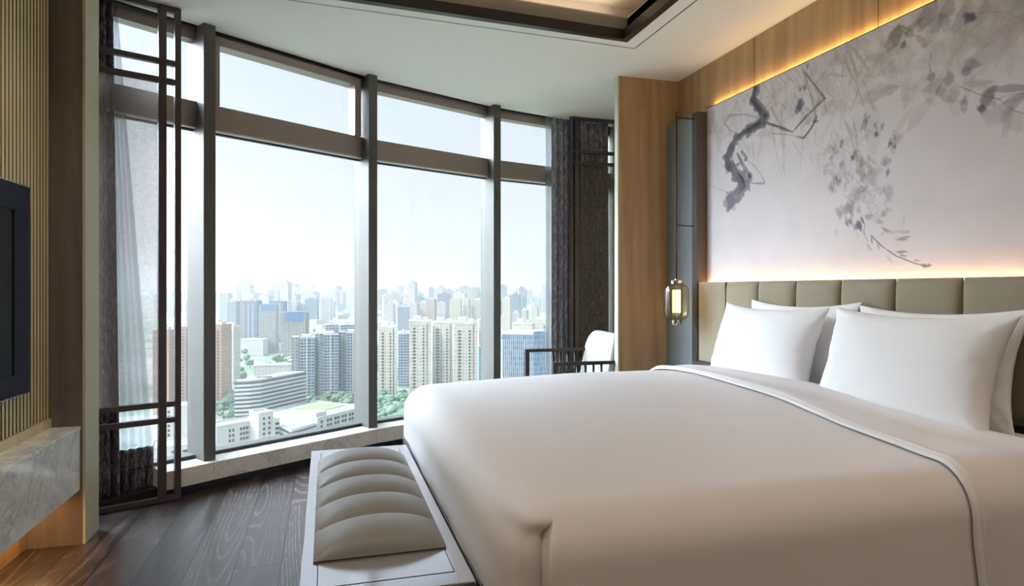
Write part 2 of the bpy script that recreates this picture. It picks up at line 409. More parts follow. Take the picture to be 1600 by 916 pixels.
# ------------------------------------------------------------------ facade: windows, posts, sill
SZ = 0.165
gl = fac_off(0.165); fr0 = fac_off(0.10); fr1 = fac_off(0.22)
for i in range(5):
    a, b = FAC[i], FAC[i + 1]; u, d = unit(a, b); w = (-u[1], u[0])
    names = ['pane bay at the left curtain, partly behind the lattice screen', 'wide bay with an opening top sash, second post to third post', 'bay above the foot of the bed', 'narrow strip of window beside the right curtain', 'bay hidden behind the alcove wall']
    win = empty('window_%d' % (i + 1), (a[0], a[1], 0)); tag(win, 'floor to ceiling window: ' + names[i], 'window', kind='structure')
    fm = MB()
    MB().obox(a, u, w, (0.0, 0.10, 2.196), (d, 0.205, 2.345)).build('transom', M['sash'], win, bevel=0.002)
    MB().obox(a, u, w, (0.0, 0.125, 2.727), (d, 0.21, HC + 0.1)).build('head', M['sash'], win)
    fm.obox(a, u, w, (0.0, 0.12, SZ - 0.01), (d, 0.21, SZ + 0.022))      # bottom rail
    fm.build('frame', M['mullion'], win, bevel=0.002)
    wl = MB().obox(a, u, w, (0.0, 0.108, 2.186), (d, 0.2, 2.1955)); wl.build('transom_lip', plain('pale_lip', lin((222, 224, 222)), 0.4), win)
    gk = MB().obox(a, u, w, (0.0, 0.088, HC - 0.006), (d, 0.104, HC + 0.1)); gk.obox(a, u, w, (0.0, 0.15, 2.176), (d, 0.18, 2.186)); gk.obox(a, u, w, (0, 0.118, SZ), (d, 0.12, SZ + 0.012))
    gk.build('gasket', M['gasket'], win)
    for z0, z1 in ((SZ + 0.022, 2.186), (2.345, 2.727)):
        MB().obox(a, u, w, (0.02, 0.168, z0), (d - 0.02, 0.174, z1)).build('pane', M['pane'], win)
    if i == 1:
        sm_ = MB(); z0, z1, e = 2.345, HC - 0.025, 0.055; x0, x1 = 0.045, d - 0.045
        for p, q in (((x0, z0), (x0 + e, z1)), ((x1 - e, z0), (x1, z1)), ((x0 + e, z1 - e), (x1 - e, z1))):
            sm_.obox(a, u, w, (p[0], 0.085, p[1]), (q[0], 0.165, q[1]))
        sm_.build('sash', M['sash'], win, bevel=0.002)
    post = MB().obox(a, u, w, (-0.036, 0.0, SZ - 0.005), (0.036, 0.235, HC + 0.2)); post.build('post', M['mullion'], win, bevel=0.003)
# marble sill with a dark toe gap
s0, s1 = fac_off(-0.055), fac_off(0.13); t0 = fac_off(0.03)
L0 = (s0[0][0] + 0.765 * (s0[1][0] - s0[0][0]), s0[0][1] + 0.765 * (s0[1][1] - s0[0][1]))
L1 = (s1[0][0] + 0.765 * (s1[1][0] - s1[0][0]), s1[0][1] + 0.765 * (s1[1][1] - s1[0][1]))
sp = MB(); ring0 = [L0] + s0[1:5]; ring1 = [L1] + s1[1:5]
for i in range(4):
    q = [ring0[i], ring0[i + 1], ring1[i + 1], ring1[i]]
    sp.prism(q, 0.058, SZ)
sill = struct('trim_3', sp, M['sillmarble'], 'low polished marble sill along the curved window wall', 'window sill', bevel=0.004)
tg = MB()
for i in range(5): tg.prism([t0[i], t0[i + 1], s1[i + 1], s1[i]], 0.0, 0.06)
for i in range(1): tg.prism([s1[0], L1, (L1[0] - .02, L1[1] + .05), (s1[0][0] - .02, s1[0][1] + .05)], 0.0, SZ)
tg.build('toe_gap', M['plinth'], sill)

# ================================================================== CURTAINS
def curtain(name, mat, path, z0, z1, folds, amp, spread=0.0, seed=0, parent=None, nz=26, off=None, label=None, cat='curtain', flare=None):
    r = random.Random(seed); ph = [r.uniform(-0.5, 0.5) for _ in range(folds + 2)]
    n = folds * 14; P = []
    path = [Vector((*p, 0)) for p in path]
    seg = [(path[i + 1] - path[i]).length for i in range(len(path) - 1)]; T = sum(seg)
    def at(t):
        s = t * T
        for i, q in enumerate(seg):
            if s <= q or i == len(seg) - 1:
                d = (path[i + 1] - path[i]).normalized(); return path[i] + d * s, Vector((-d.y, d.x, 0))
            s -= q
    for k in range(n + 1):
        t = k / n; row = []
        for j in range(nz + 1):
            h = j / nz; z = z0 + (z1 - z0) * h
            tt = t if flare is None else t * (1 + (flare - 1) * (1 - h)) if flare > 0 else t * -flare
            p, nn = at(tt) if tt <= 1 else (path[-1] + (path[-1] - path[-2]).normalized() * ((tt - 1) * T), at(1)[1])
            i = int(t * folds); w_ = math.sin(2 * math.pi * (t * folds + 0.15 * ph[min(i, folds)] * math.sin(3 * h + i)))
            a_ = amp * (0.75 + 0.35 * math.sin(2.1 * i + seed)) * (0.8 + 0.3 * (1 - h))
            q = p + nn * (w_ * a_); row.append((q.x, q.y, z))
        P.append(row)
    mb = MB().grid(P)
    o = mb.build(name, mat, parent, off=off, fix=False)
    if parent is None:
        md = o.modifiers.new('thick', 'SOLIDIFY'); md.thickness = 0.002
    if label: tag(o, label, cat)
    return o
# left: drape next to the pier, sheer beyond it with a dark hem
curtain('drape', M['drape'], [(-1.26, 3.955), (-1.135, 4.02)], 0.012, HC - 0.01, 4, 0.028, seed=1, label='dark plum woven drape gathered beside the grey oak pier', flare=1.25)
sh = empty('sheer_curtain', (-1.08, 4.07, 0)); tag(sh, 'pale sheer curtain with a dark woven hem band, behind the left lattice screen', 'curtain')
curtain('sheer_panel', M['sheer'], [(-1.19, 4.03), (-1.13, 4.066)], 0.27, HC - 0.01, 6, 0.016, seed=3, parent=sh, flare=3.7)
curtain('hem_band', M['drape'], [(-1.19, 4.03), (-1.13, 4.066)], 0.02, 0.29, 6, 0.016, seed=3, parent=sh, nz=6, flare=-3.7)

# right
curtain('drape', M['drapelit'], [(2.0, 5.58), (2.30, 5.64), (2.60, 5.66)], 0.012, HC - 0.01, 11, 0.035, seed=5, label='woven drape with window light painted into its grey, bunched behind the right lattice screen')
shr = empty('sheer_curtain', (1.96, 5.6, 0)); tag(shr, 'narrow pale sheer curtain at the window edge left of the right drape', 'curtain')
curtain('sheer_panel', M['sheer'], [(1.945, 5.585), (2.06, 5.625)], 0.27, HC - 0.01, 4, 0.014, seed=8, parent=shr)
curtain('hem_band', M['drape'], [(1.945, 5.585), (2.06, 5.625)], 0.02, 0.29, 4, 0.014, seed=8, parent=shr, nz=6)

# ================================================================== LATTICE SCREENS
def lattice(loc, rz, width, label, inner_at):
    """local x runs along the screen, outer stile at x=width"""
    s = empty('lattice_screen', loc, rz); tag(s, label, 'screen', 'lattice screens at the curtain ends')
    t = 0.018
    def bar(nm, x0, x1, z0, z1, y=t): MB().box((x0, -y, z0), (x1, y, z1)).build(nm, M['bronze'], s, off=(0, 0, 0), bevel=0.002)
    bar('stile', width - 0.032, width, 0.004, HC - 0.004)
    bar('stile', inner_at - 0.02, inner_at + 0.02, 0.004, HC - 0.004, 0.021)
    bar('stile', 0, 0.035, 0.004, HC - 0.004)
    for z in (0.004, 0.445, 0.535, 2.36, 2.465, HC - 0.034):
        a, b = z, z + 0.03
        bar('rail', 0.035, inner_at - 0.02, a, b, 0.016); bar('rail', inner_at + 0.02, width - 0.032, a, b, 0.016)
    MB().box((0.035, -0.002, 0.565), (inner_at - 0.02, 0.002, 2.36)).build('gauze_panel', M['gauze'], s, off=(0, 0, 0))
    return s
lattice((-1.26, 3.845, 0), math.atan2(0.20, 0.46), 0.50, 'dark bronze lattice screen with a gauze panel beside the grey oak pier, left', 0.405)
lattice((2.655, 5.555, 0), math.pi + 0.02, 0.49, 'dark bronze lattice screen with a brown gauze panel beside the oak partition, right', 0.425)

# ================================================================== TV, CONSOLE
tv = empty('television', (-1.237, 2.42, 0.767)); tag(tv, 'wall-hung television with a wide navy frame on the fluted panel', 'television')
m = MB(); y0, y1, z0, z1, q = 1.67, 3.17, 0.767, 1.628, 0.133
for p0, p1 in (((y0, z0), (y1, z0 + 0.086)), ((y0, z1 - 0.107), (y1, z1)), ((y0, z0 + 0.086), (y0 + q, z1 - 0.107)), ((y1 - q, z0 + 0.086), (y1, z1 - 0.107))):
    m.box((-1.236, p0[0], p0[1]), (-1.208, p1[0], p1[1]))
m.build('bezel', M['navy'], tv)
MB().box((-1.235, y0 + q, z0 + 0.086), (-1.213, y1 - q, z1 - 0.107)).build('display', M['screen'], tv)
e = MB()
for p0, p1 in (((y0 - .004, z1), (y1 + .004, z1 + 0.004)), ((y0 - .004, z0 - 0.004), (y1 + .004, z0)), ((y1, z0), (y1 + 0.004, z1)), ((y0 - 0.004, z0), (y0, z1))):
    e.box((-1.236, p0[0], p0[1]), (-1.207, p1[0], p1[1]))
e.build('edge_trim', M['chrome'], tv)
cs = empty('console', (-1.22, 2.2, 0.257)); tag(cs, 'floating white veined marble console shelf under the television', 'console')
MB().box((-1.3325, -0.5, 0.538), (-1.108, 3.453, 0.556)).build('top', M['marble'], cs, bevel=0.002)
MB().box((-1.14, -0.5, 0.257), (-1.111, 3.453, 0.538)).build('front', M['marble'], cs, bevel=0.0015)
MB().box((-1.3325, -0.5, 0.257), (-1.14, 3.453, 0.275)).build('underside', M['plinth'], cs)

# ================================================================== HEADBOARD, SIDE PANEL, MURAL
hb = empty('headboard', (2.5, 2.39, 0)); tag(hb, 'taupe upholstered headboard of tall padded panels along the oak wall', 'headboard')
MB().box((2.535, 0.80, 0.68), (2.553, 3.955, 1.236)).build('back_panel', M['velvet'], hb)
def padded(y0, y1, z0, z1, x, depth):
    nu, nv = 26, 34; P = []
    for i in range(nu + 1):
        row = []
        for j in range(nv + 1):
            u = -1 + 2 * i / nu; v = -1 + 2 * j / nv
            uu = math.copysign(1 - (1 - abs(u)) ** 1.6, u); vv = math.copysign(1 - (1 - abs(v)) ** 1.6, v)
            k = ((1 - abs(uu) ** 5) * (1 - abs(vv) ** 9)) ** 0.5
            row.append((x - depth * k - 0.004, (y0 + y1) / 2 + uu * (y1 - y0) / 2, (z0 + z1) / 2 + vv * (z1 - z0) / 2))
        P.append(row)
    return MB().grid(P)
MB().box((2.512, 3.645, 0.70), (2.536, 3.955, 1.248)).build('end_panel', M['velvet'], hb, bevel=0.004)
seams = [3.643] + [3.320 - 0.325 * k for k in range(9)]
for a, b in zip(seams, seams[1:]):
    padded(b + 0.0015, a - 0.0015, 0.70, 1.249, 2.536, 0.036).build('padded_panel', M['velvet'], hb)
MB().box((2.535, 0.72, 0.0), (2.60, 3.955, 0.68)).build('plinth', M['plinth'], hb)
MB().box((2.47, 3.60, 0.66), (2.535, 3.955, 0.699)).build('ledge', M['plinth'], hb)

gp = struct('wall_niche', MB().box((2.508, 4.016, 0), (2.605, 4.383, 2.452)), M['greypanel'], 'satin grey panel behind the hanging lantern', 'panel')
pm = MB().box((2.5, 3.957, 0), (2.60, 4.016, 2.45)); pm.box((2.4985, 3.960, 0), (2.5, 4.016, 2.448), mi=1)
struct('trim_4', pm, [M['post'], M['black']], 'brown upright between the grey panel and the mural', 'trim')

# mural: watercolour wisteria, painted on a fine mesh as pigment colour
MX = 2.58; MY0, MY1, MZ0, MZ1 = 0.78, 3.955, 1.22, 2.472
STEP = 0.004
nY, nZ = int((MY1 - MY0) / STEP) + 1, int((MZ1 - MZ0) / STEP) + 1
gy = np.linspace(MY0, MY1, nY)[:, None] * np.ones((1, nZ)); gz = np.linspace(MZ0, MZ1, nZ)[None, :] * np.ones((nY, 1))
def vnoise(cell, seed, ax=1.0):
    r = np.random.RandomState(seed)
    a, b = int((MY1 - MY0) / (cell * ax)) + 3, int((MZ1 - MZ0) / cell) + 3
    g = r.rand(a, b); x = (gy - MY0) / (cell * ax); z = (gz - MZ0) / cell
    i, j = x.astype(int), z.astype(int); fx, fz = x - i, z - j
    fx, fz = fx * fx * (3 - 2 * fx), fz * fz * (3 - 2 * fz)
    return (g[i, j] * (1 - fx) + g[i + 1, j] * fx) * (1 - fz) + (g[i, j + 1] * (1 - fx) + g[i + 1, j + 1] * fx) * fz
def fbm(cell, seed, o=4): return sum(vnoise(cell / 2 ** k, seed + k) * 0.5 ** (k + 1) for k in range(o)) / (1 - 0.5 ** o)
wash = fbm(0.7, 11); grain = fbm(0.03, 21, 3); med = fbm(0.11, 31, 4)
base = np.array([222, 214, 217.0]); img = np.ones((nY, nZ, 3)) * base
img += ((wash - 0.5) * 16)[..., None] * np.array([1, 1, 0.95]) + ((med - 0.5) * 8)[..., None]
strand = vnoise(0.004, 5, 6) * 0.5 + vnoise(0.006, 6, 0.3) * 0.5
img += ((strand - 0.5) * 5)[..., None]
wob = (fbm(0.05, 41, 3) - 0.5)
def blend(sl, a, c):
    img[sl] = img[sl] * (1 - a[..., None]) + np.array(c, float) * a[..., None]
def window(y0, y1, z0, z1):
    i0, i1 = max(0, int((y0 - MY0) / STEP)), min(nY, int((y1 - MY0) / STEP) + 2)
    j0, j1 = max(0, int((z0 - MZ0) / STEP)), min(nZ, int((z1 - MZ0) / STEP) + 2)
    return (slice(i0, i1), slice(j0, j1)) if i1 > i0 and j1 > j0 else None
def line(pts, ws, c, a, soft=0.35, dry=0.5, raw=False):
    """brush stroke through picture-measured points; ws = widths in picture px"""
    Q = [(*(p if raw else on_x(p[0], p[1], MX)), w * (1e-3 if raw else (lambda r_: MX / r_[0] / 1000)(ray(*p)))) for p, w in zip(pts, ws)]
    mw = max(q[2] for q in Q) + 0.02
    sl = window(min(q[0] for q in Q) - mw, max(q[0] for q in Q) + mw, min(q[1] for q in Q) - mw, max(q[1] for q in Q) + mw)
    if not sl: return
    Y, Z = gy[sl], gz[sl]; best = np.full(Y.shape, -9.0)
    for (ya, za, wa), (yb, zb, wb) in zip(Q, Q[1:]):
        dy, dz = yb - ya, zb - za; LL = dy * dy + dz * dz + 1e-9
        t = np.clip(((Y - ya) * dy + (Z - za) * dz) / LL, 0, 1)
        w = (wa + (wb - wa) * t) / 2 * (1 + wob[sl] * 1.6)
        d = np.hypot(Y - ya - t * dy, Z - za - t * dz)
        best = np.maximum(best, 1 - d / np.maximum(w, 1e-4))
    m = np.clip(best / soft, 0, 1)
    m = m * m * (3 - 2 * m) * (1 - dry * np.clip(med[sl] * 1.4 - 0.25 + (grain[sl] - .5), 0, 1)) * a
    blend(sl, m, c)
def leaf(y, z, ln, wd, ang, c, a, rim=0.3, raw=True):
    """a pointed leaf or petal of length ln, width wd (m) pointing along ang"""
    s = ln + 0.01; sl = window(y - s, y + s, z - s, z + s)
    if not sl: return
    Y, Z = gy[sl] - y, gz[sl] - z; ca, sa = math.cos(ang), math.sin(ang)
    u = (Y * ca + Z * sa) / ln * 2; v = (-Y * sa + Z * ca) / wd * 2
    u = u + wob[sl] * 0.5; v = v + wob[sl] * 0.9
    prof = np.clip(1 - u * u, 0, 1) ** 0.75 * (0.8 + 0.2 * (1 - u))
    d = 1 - np.abs(v) / np.maximum(prof, 1e-3); d[np.abs(u) >= 1] = -1
    m = np.clip(d / 0.34, 0, 1); m = m * m * (3 - 2 * m); edge = np.exp(-((d - 0.14) / 0.09) ** 2) * (d > 0) * np.clip(med[sl] * 2 - .5, 0, 1)
    sx_ = np.sin((v * (5 + 3 * math.sin(y * 91)) + u * 0.6 + 9 * wob[sl]) * 2.2 + y * 300)
    m = (m * (0.52 + 0.62 * (med[sl] - 0.2) + 0.16 * sx_ + 0.14 * u) + rim * edge) * a
    blend(sl, np.clip(m, 0, 0.95), c)
def blot(px, py, r, c, a, rx=1.0, hard=0.5):
    y, z = on_x(px, py, MX); k = MX / ray(px, py)[0] / 1000; r = r * k
    sl = window(y - 2 * r * rx, y + 2 * r * rx, z - 2 * r, z + 2 * r)
    if not sl: return
    d = np.hypot((gy[sl] - y) / rx, gz[sl] - z) / r + wob[sl] * 1.7
    m = np.clip((1.15 - d) / hard, 0, 1); m = m * m * (3 - 2 * m) * (0.6 + 0.6 * (med[sl] - 0.2)) * a
    blend(sl, np.clip(m, 0, 1), c)
pr = random.Random(4)
BE, GR, LV, OL, DK, IN = (166, 156, 142), (150, 148, 150), (164, 156, 172), (150, 148, 120), (96, 92, 98), (72, 74, 84)
# faint foliage along the top edge, in broad overlapping washes
for k in range(210):
    px = pr.uniform(1102, 1600)
    top = 172.9 - 0.4705 * (px - 1100.4)
    py = top + abs(pr.gauss(0, 1)) * (72 if px < 1420 else 85)
    if py > top + 175 or (px < 1250 and py > top + 110) : continue
    y, z = on_x(px, py, MX)
    s = pr.uniform(0.07, 0.2); c = pr.choice([BE, BE, (176, 168, 156), GR, (172, 164, 166), (158, 150, 138)])
    leaf(y, z, s, s * pr.uniform(0.25, 0.5), pr.uniform(-2.6, 0.6), c, pr.uniform(0.10, 0.28), 0.08)
for k in range(70):
    px = pr.uniform(1110, 1440); top = 172.9 - 0.4705 * (px - 1100.4); py = top + abs(pr.gauss(0, 45)); 
    x1_, y1_ = px + pr.uniform(-26, 26), py + pr.uniform(10, 50)
    line([(px, py), ((px + x1_) / 2 + pr.uniform(-6, 6), (py + y1_) / 2), (x1_, y1_)], [pr.uniform(2, 9), pr.uniform(3, 12), 1], pr.choice([BE, BE, (172, 160, 146), (150, 138, 130), GR]), pr.uniform(.15, .42), dry=.9, soft=.7)
for k in range(60):
    px = pr.uniform(1170, 1345); top = 172.9 - 0.4705 * (px - 1100.4); py = top + pr.uniform(5, 150)
    y, z = on_x(px, py, MX); leaf(y, z, pr.uniform(0.12, 0.26), pr.uniform(0.008, 0.03), pr.gauss(-1.9, 0.45), pr.choice([BE, GR, (150, 142, 128)]), pr.uniform(0.15, 0.4), 0.1)
# big pale leaf forms upper right
for (px, py, ln, wd, an, c, a) in [(1475, 78, .26, .13, .35, (184, 176, 168), .4), (1530, 45, .34, .17, .2, (182, 174, 174), .4), (1370, 148, .26, .07, .05, (168, 162, 148), .5), (1500, 30, .12, .07, 1.1, (152, 146, 152), .6),
                                 (1452, 20, .14, .1, .9, (140, 132, 138), .6), (1475, 35, .1, .06, 2, (140, 134, 132), .5), (1570, 60, .3, .12, .5, (170, 160, 162), .5), (1590, 20, .2, .1, 1, (168, 160, 160), .5),
                                 (1418, 50, .1, .05, 2.4, (128, 118, 108), .6), (1396, 60, .12, .08, 1.2, (140, 132, 118), .6), (1428, 40, .12, .04, .3, (128, 118, 110), .6), (1440, 65, .1, .035, 2.2, (140, 132, 120), .5)]:
    y, z = on_x(px, py, MX); leaf(y, z, ln, wd, math.pi - an, c, a, 0.2)
# clusters right
for (px, py, r, c, a) in [(1517, 27, 11, IN, .75), (1510, 24, 6, (90, 84, 96), .7), (1516, 98, 14, (136, 130, 138), .75), (1510, 112, 9, (132, 126, 134), .7), (1455, 117, 8, (132, 132, 140), .75), (1482, 124, 10, (130, 128, 126), .7),
                          (1470, 143, 11, (146, 144, 152), .65), (1490, 148, 14, (160, 158, 162), .6), (1505, 160, 7, (150, 150, 152), .6), (1545, 152, 19, (112, 106, 110), .7), (1534, 168, 6, (86, 78, 88), .7), (1552, 140, 10, (124, 116, 118), .6),
                          (1412, 70, 5, (96, 92, 100), .7), (1398, 60, 12, (132, 124, 114), .55), (1555, 180, 20, (172, 166, 168), .5), (1582, 190, 16, (176, 170, 172), .4), (1445, 28, 18, (136, 130, 134), .5), (1480, 14, 14, (126, 120, 124), .55), (1462, 35, 12, (132, 126, 124), .5)]:
    blot(px, py, r, c, a)
for (px, py, ln, wd, an, c, a) in [(1507, 163, .085, .035, 1.5, (150, 148, 150), .7), (1480, 156, .08, .035, -.7, (158, 156, 160), .6), (1580, 138, .16, .035, -.2, (134, 130, 136), .6), (1592, 150, .13, .03, .15, (138, 132, 138), .6),
                                 (1588, 162, .12, .035, .5, (146, 140, 144), .55), (1530, 130, .14, .035, -.25, (168, 164, 168), .5), (1575, 172, .1, .05, 1.0, (166, 160, 162), .5), (1574, 195, .1, .04, 1.4, (172, 166, 168), .5)]:
    y, z = on_x(px, py, MX); leaf(y, z, ln, wd, math.pi - an, c, a, 0.3)
line([(1455, 84), (1452, 100), (1454, 112)], [2, 1.6, 2], (120, 116, 122), .7)
line([(1475, 123), (1469, 132), (1463, 145)], [2, 2, 2], (120, 118, 120), .6)
line([(1500, 135), (1530, 148), (1560, 155), (1582, 172), (1600, 178)], [1.5, 2, 2.5, 2.2, 2], (110, 106, 112), .6)
line([(1560, 155), (1575, 148), (1600, 146)], [2, 1.5, 2], (100, 96, 104), .6)
line([(1525, 22), (1545, 18), (1570, 19), (1600, 30)], [3, 2.5, 2, 2], (140, 134, 140), .4)
# small bell flowers in the middle
for (px, py, r, c, a) in [(1353, 186, 6, (128, 122, 150), .7), (1348, 200, 7, (136, 134, 132), .6), (1369, 209, 5, (104, 100, 112), .7), (1368, 196, 5, (160, 158, 160), .6), (1378, 198, 5, (150, 152, 136), .6),
                          (1398, 216, 11, (170, 162, 166), .5), (1391, 224, 5, (110, 102, 108), .6), (1398, 229, 3, (100, 94, 102), .7), (1303, 232, 7, (150, 150, 112), .6), (1301, 247, 7, (140, 138, 140), .6), (1290, 262, 7, (160, 158, 166), .55),
                          (1315, 222, 6, (132, 134, 118), .6), (1337, 243, 8, (126, 120, 112), .6), (1331, 249, 4, (84, 80, 88), .75), (1345, 256, 9, (144, 146, 126), .55), (1314, 260, 8, (158, 154, 164), .5), (1383, 256, 9, (164, 148, 160), .5),
                          (1386, 270, 6, (128, 112, 132), .55), (1344, 270, 8, (156, 150, 162), .5), (1366, 278, 16, (170, 166, 172), .5), (1308, 280, 12, (150, 142, 140), .55), (1312, 283, 5, (146, 140, 108), .5), (1300, 295, 8, (158, 154, 164), .5),
                          (1345, 300, 14, (162, 158, 172), .5), (1326, 318, 14, (148, 142, 150), .6), (1312, 334, 9, (158, 152, 160), .45), (1382, 296, 12, (176, 174, 174), .45), (1385, 306, 9, (172, 172, 168), .45), (1381, 334, 8, (160, 162, 148), .5),
                          (1373, 346, 6, (158, 154, 166), .5), (1341, 350, 9, (120, 116, 126), .6), (1324, 349, 6, (140, 136, 142), .55), (1357, 342, 7, (158, 152, 164), .45)]:
    y, z = on_x(px, py, MX); k = MX / ray(px, py)[0] / 1000
    for q_ in range(4):
        aa = pr.gauss(-1.7, 0.8); oy, oz = pr.gauss(0, r * .45 * k), pr.gauss(0, r * .45 * k)
        cc = tuple(v + pr.uniform(-14, 16) for v in c)
        leaf(y + oy, z + oz, r * pr.uniform(1.5, 2.6) * k, r * pr.uniform(.7, 1.3) * k, aa, cc, min(1, a * .8), 0.5)
    if pr.random() < 0.6: leaf(y, z, r * 1.1 * k, r * .4 * k, pr.gauss(-1.7, .5), tuple(v * .6 for v in c), a * .8, .5)
for k in range(26):
    t = pr.random(); px = 1318 + 42 * t + pr.gauss(0, 20); py = 205 + 150 * t + pr.gauss(0, 12)
    line([(px, py), (px + pr.uniform(-6, 8), py + pr.uniform(6, 16)), (px + pr.uniform(-6, 12), py + pr.uniform(16, 30))], [1.6, 1.2, .8], pr.choice([DK, (120, 114, 120), (130, 128, 112)]), pr.uniform(.25, .6), dry=.7)
for k in range(90):
    t = pr.random(); px = 1320 + 40 * t + pr.gauss(0, 22); py = 215 + 130 * t + pr.gauss(0, 12)
    y, z = on_x(px, py, MX); leaf(y, z, pr.uniform(.03, .07), pr.uniform(.012, .03), pr.gauss(-1.5, .8), pr.choice([LV, GR, (176, 172, 180), OL]), pr.uniform(.15, .4), .35)
line([(1323, 268), (1321, 285), (1320, 305)], [1.5, 1.3, 1.2], DK, .6)
line([(1325, 272), (1340, 285), (1350, 295)], [1.3, 1.3, 1], DK, .5)
line([(1357, 246), (1365, 254), (1373, 259)], [1.2, 1.1, 1], DK, .5)
line([(1347, 300), (1357, 290)], [2.2, 1.2], DK, .55)
line([(1343, 328), (1351, 350), (1350, 365), (1356, 378)], [1.2, 1.8, 1.3, 1.2], DK, .7)
line([(1361, 368), (1378, 385), (1400, 400), (1430, 412), (1452, 417)], [1.6, 1.8, 2.0, 1.6, 2], (92, 86, 94), .8)
for (px, py, ln, wd, an, c) in [(1362, 375, .045, .012, 1.4, DK), (1372, 384, .04, .016, 1.2, GR), (1390, 362, .07, .02, .2, (176, 168, 176)), (1408, 374, .08, .018, .1, (158, 150, 164)), (1411, 372, .075, .014, -.15, (128, 120, 130)), (1409, 394, .07, .016, .05, (116, 110, 112)), (1412, 400, .05, .01, .1, (120, 112, 116)),
                               (1385, 359, .05, .018, .4, (170, 164, 170)), (1358, 386, .05, .024, .8, (172, 166, 176)), (1390, 404, .06, .018, .9, (190, 180, 182)), (1433, 408, .04, .016, .1, (170, 160, 166)), (1446, 415, .035, .014, .15, (110, 96, 104)), (1452, 414, .02, .012, .2, (100, 90, 98)), (1443, 417, .03, .01, .5, (120, 108, 116)),
                               (1347, 344, .05, .014, 1.1, DK), (1330, 347, .045, .012, 1.5, DK), (1322, 345, .05, .016, 1.5, GR), (1342, 353, .07, .03, 1.2, (120, 116, 126)), (1382, 358, .045, .012, .5, (140, 134, 136)), (1410, 362, .09, .02, .1, (184, 176, 180))]:
    y, z = on_x(px, py, MX); leaf(y, z, ln, wd, math.pi + an, c, .75, .35)
# ink branches over the washes
def c8(p): return (1050 + p[0] / 2.082, p[1] / 2.082)
def ink(pts, ws, c, a, **k): line([c8(p) for p in pts], [w / 2.082 for w in ws], c, a, **k)
ink([(225, 440), (190, 425), (170, 400), (190, 375), (240, 372), (285, 385)], [6, 7, 8, 9, 10, 8], (140, 134, 138), .5)
ink([(300, 398), (345, 412), (392, 430)], [9, 10, 13], (84, 82, 88), .85)
ink([(392, 430), (440, 375), (497, 320)], [12, 8, 7], (92, 88, 92), .8)
ink([(497, 320), (470, 285), (432, 235)], [10, 9, 8], (116, 108, 104), .7)
ink([(325, 434), (380, 438), (428, 450)], [4, 5, 8], (130, 126, 130), .7)
ink([(428, 450), (452, 418), (470, 388)], [8, 9, 7], (88, 84, 88), .85)
ink([(470, 388), (452, 310), (425, 225)], [8, 8, 7], (140, 132, 130), .6)
ink([(470, 380), (460, 395), (475, 395)], [12, 10, 8], (90, 86, 92), .7)
ink([(560, 200), (600, 270), (625, 350)], [5, 5, 4], (140, 134, 130), .5); ink([(580, 260), (560, 330)], [4, 3], (150, 144, 138), .45); ink([(610, 240), (640, 300), (655, 360)], [4, 4, 3], (150, 142, 138), .45)
for px, py in [(418, 290), (430, 285), (412, 345), (405, 358), (420, 335), (440, 215), (975, 60)]: blot(*c8((px, py)), 6.5, (104, 102, 122), .75)
trunk = [(272, 285), (264, 325), (285, 352), (303, 378), (292, 400), (262, 415), (232, 432), (208, 450), (192, 490), (182, 525), (200, 555), (225, 582), (232, 605), (212, 632), (188, 655)]
tw = [20, 24, 27, 30, 32, 28, 26, 30, 32, 34, 34, 38, 42, 42, 44]
ink(trunk, [w * 1.36 for w in tw], (126, 124, 132), .9, dry=0.2, soft=.22)
ink([(p[0] - 3, p[1] + 1) for p in trunk[:-2]], [w * 1.0 for w in tw[:-2]], (88, 88, 97), .7, dry=0.55, soft=.7)
for o_, c_, a_ in ((-9, (56, 57, 68), .75), (7, (70, 71, 82), .6), (-3, (96, 96, 108), .5), (11, (150, 148, 156), .45), (2, (60, 61, 72), .6)):
    ink([(p[0] + o_ * (w / 34) + pr.uniform(-1.5, 1.5), p[1] + pr.uniform(-1.5, 1.5)) for p, w in zip(trunk[:-1], tw)], [pr.uniform(3, 8) for _ in trunk[:-1]], c_, a_, dry=0.85, soft=.8)
ink([(192, 500), (205, 545), (232, 590), (238, 610)], [4, 5, 7, 4], (52, 52, 62), .7, dry=.3)
ink([(212, 500), (235, 545), (255, 575)], [10, 14, 14], (92, 93, 104), .7, dry=.4)
for px, py, r in [(268, 330, 7), (300, 402, 6), (252, 428, 7), (182, 548, 6), (172, 508, 5), (254, 585, 8), (250, 570, 6), (306, 378, 6), (276, 292, 6), (235, 505, 6), (228, 498, 5), (240, 518, 6)]:
    blot(*c8((px, py)), r * 1.1, (78, 78, 90), .7, hard=.6)
ink([(243, 520), (268, 540), (288, 565), (302, 595)], [3, 4, 4, 5], (150, 144, 152), .7); ink([(258, 596), (300, 598)], [4, 7], (140, 134, 146), .7); ink([(288, 560), (297, 548)], [3, 3], (150, 144, 152), .6)
ink([(120, 605), (150, 615), (180, 625)], [5, 6, 8], (190, 182, 190), .6)
blot(*c8((190, 655)), 14, (112, 112, 124), .7); blot(*c8((125, 410)), 22, (150, 144, 150), .35); blot(*c8((118, 385)), 14, (120, 116, 126), .3)
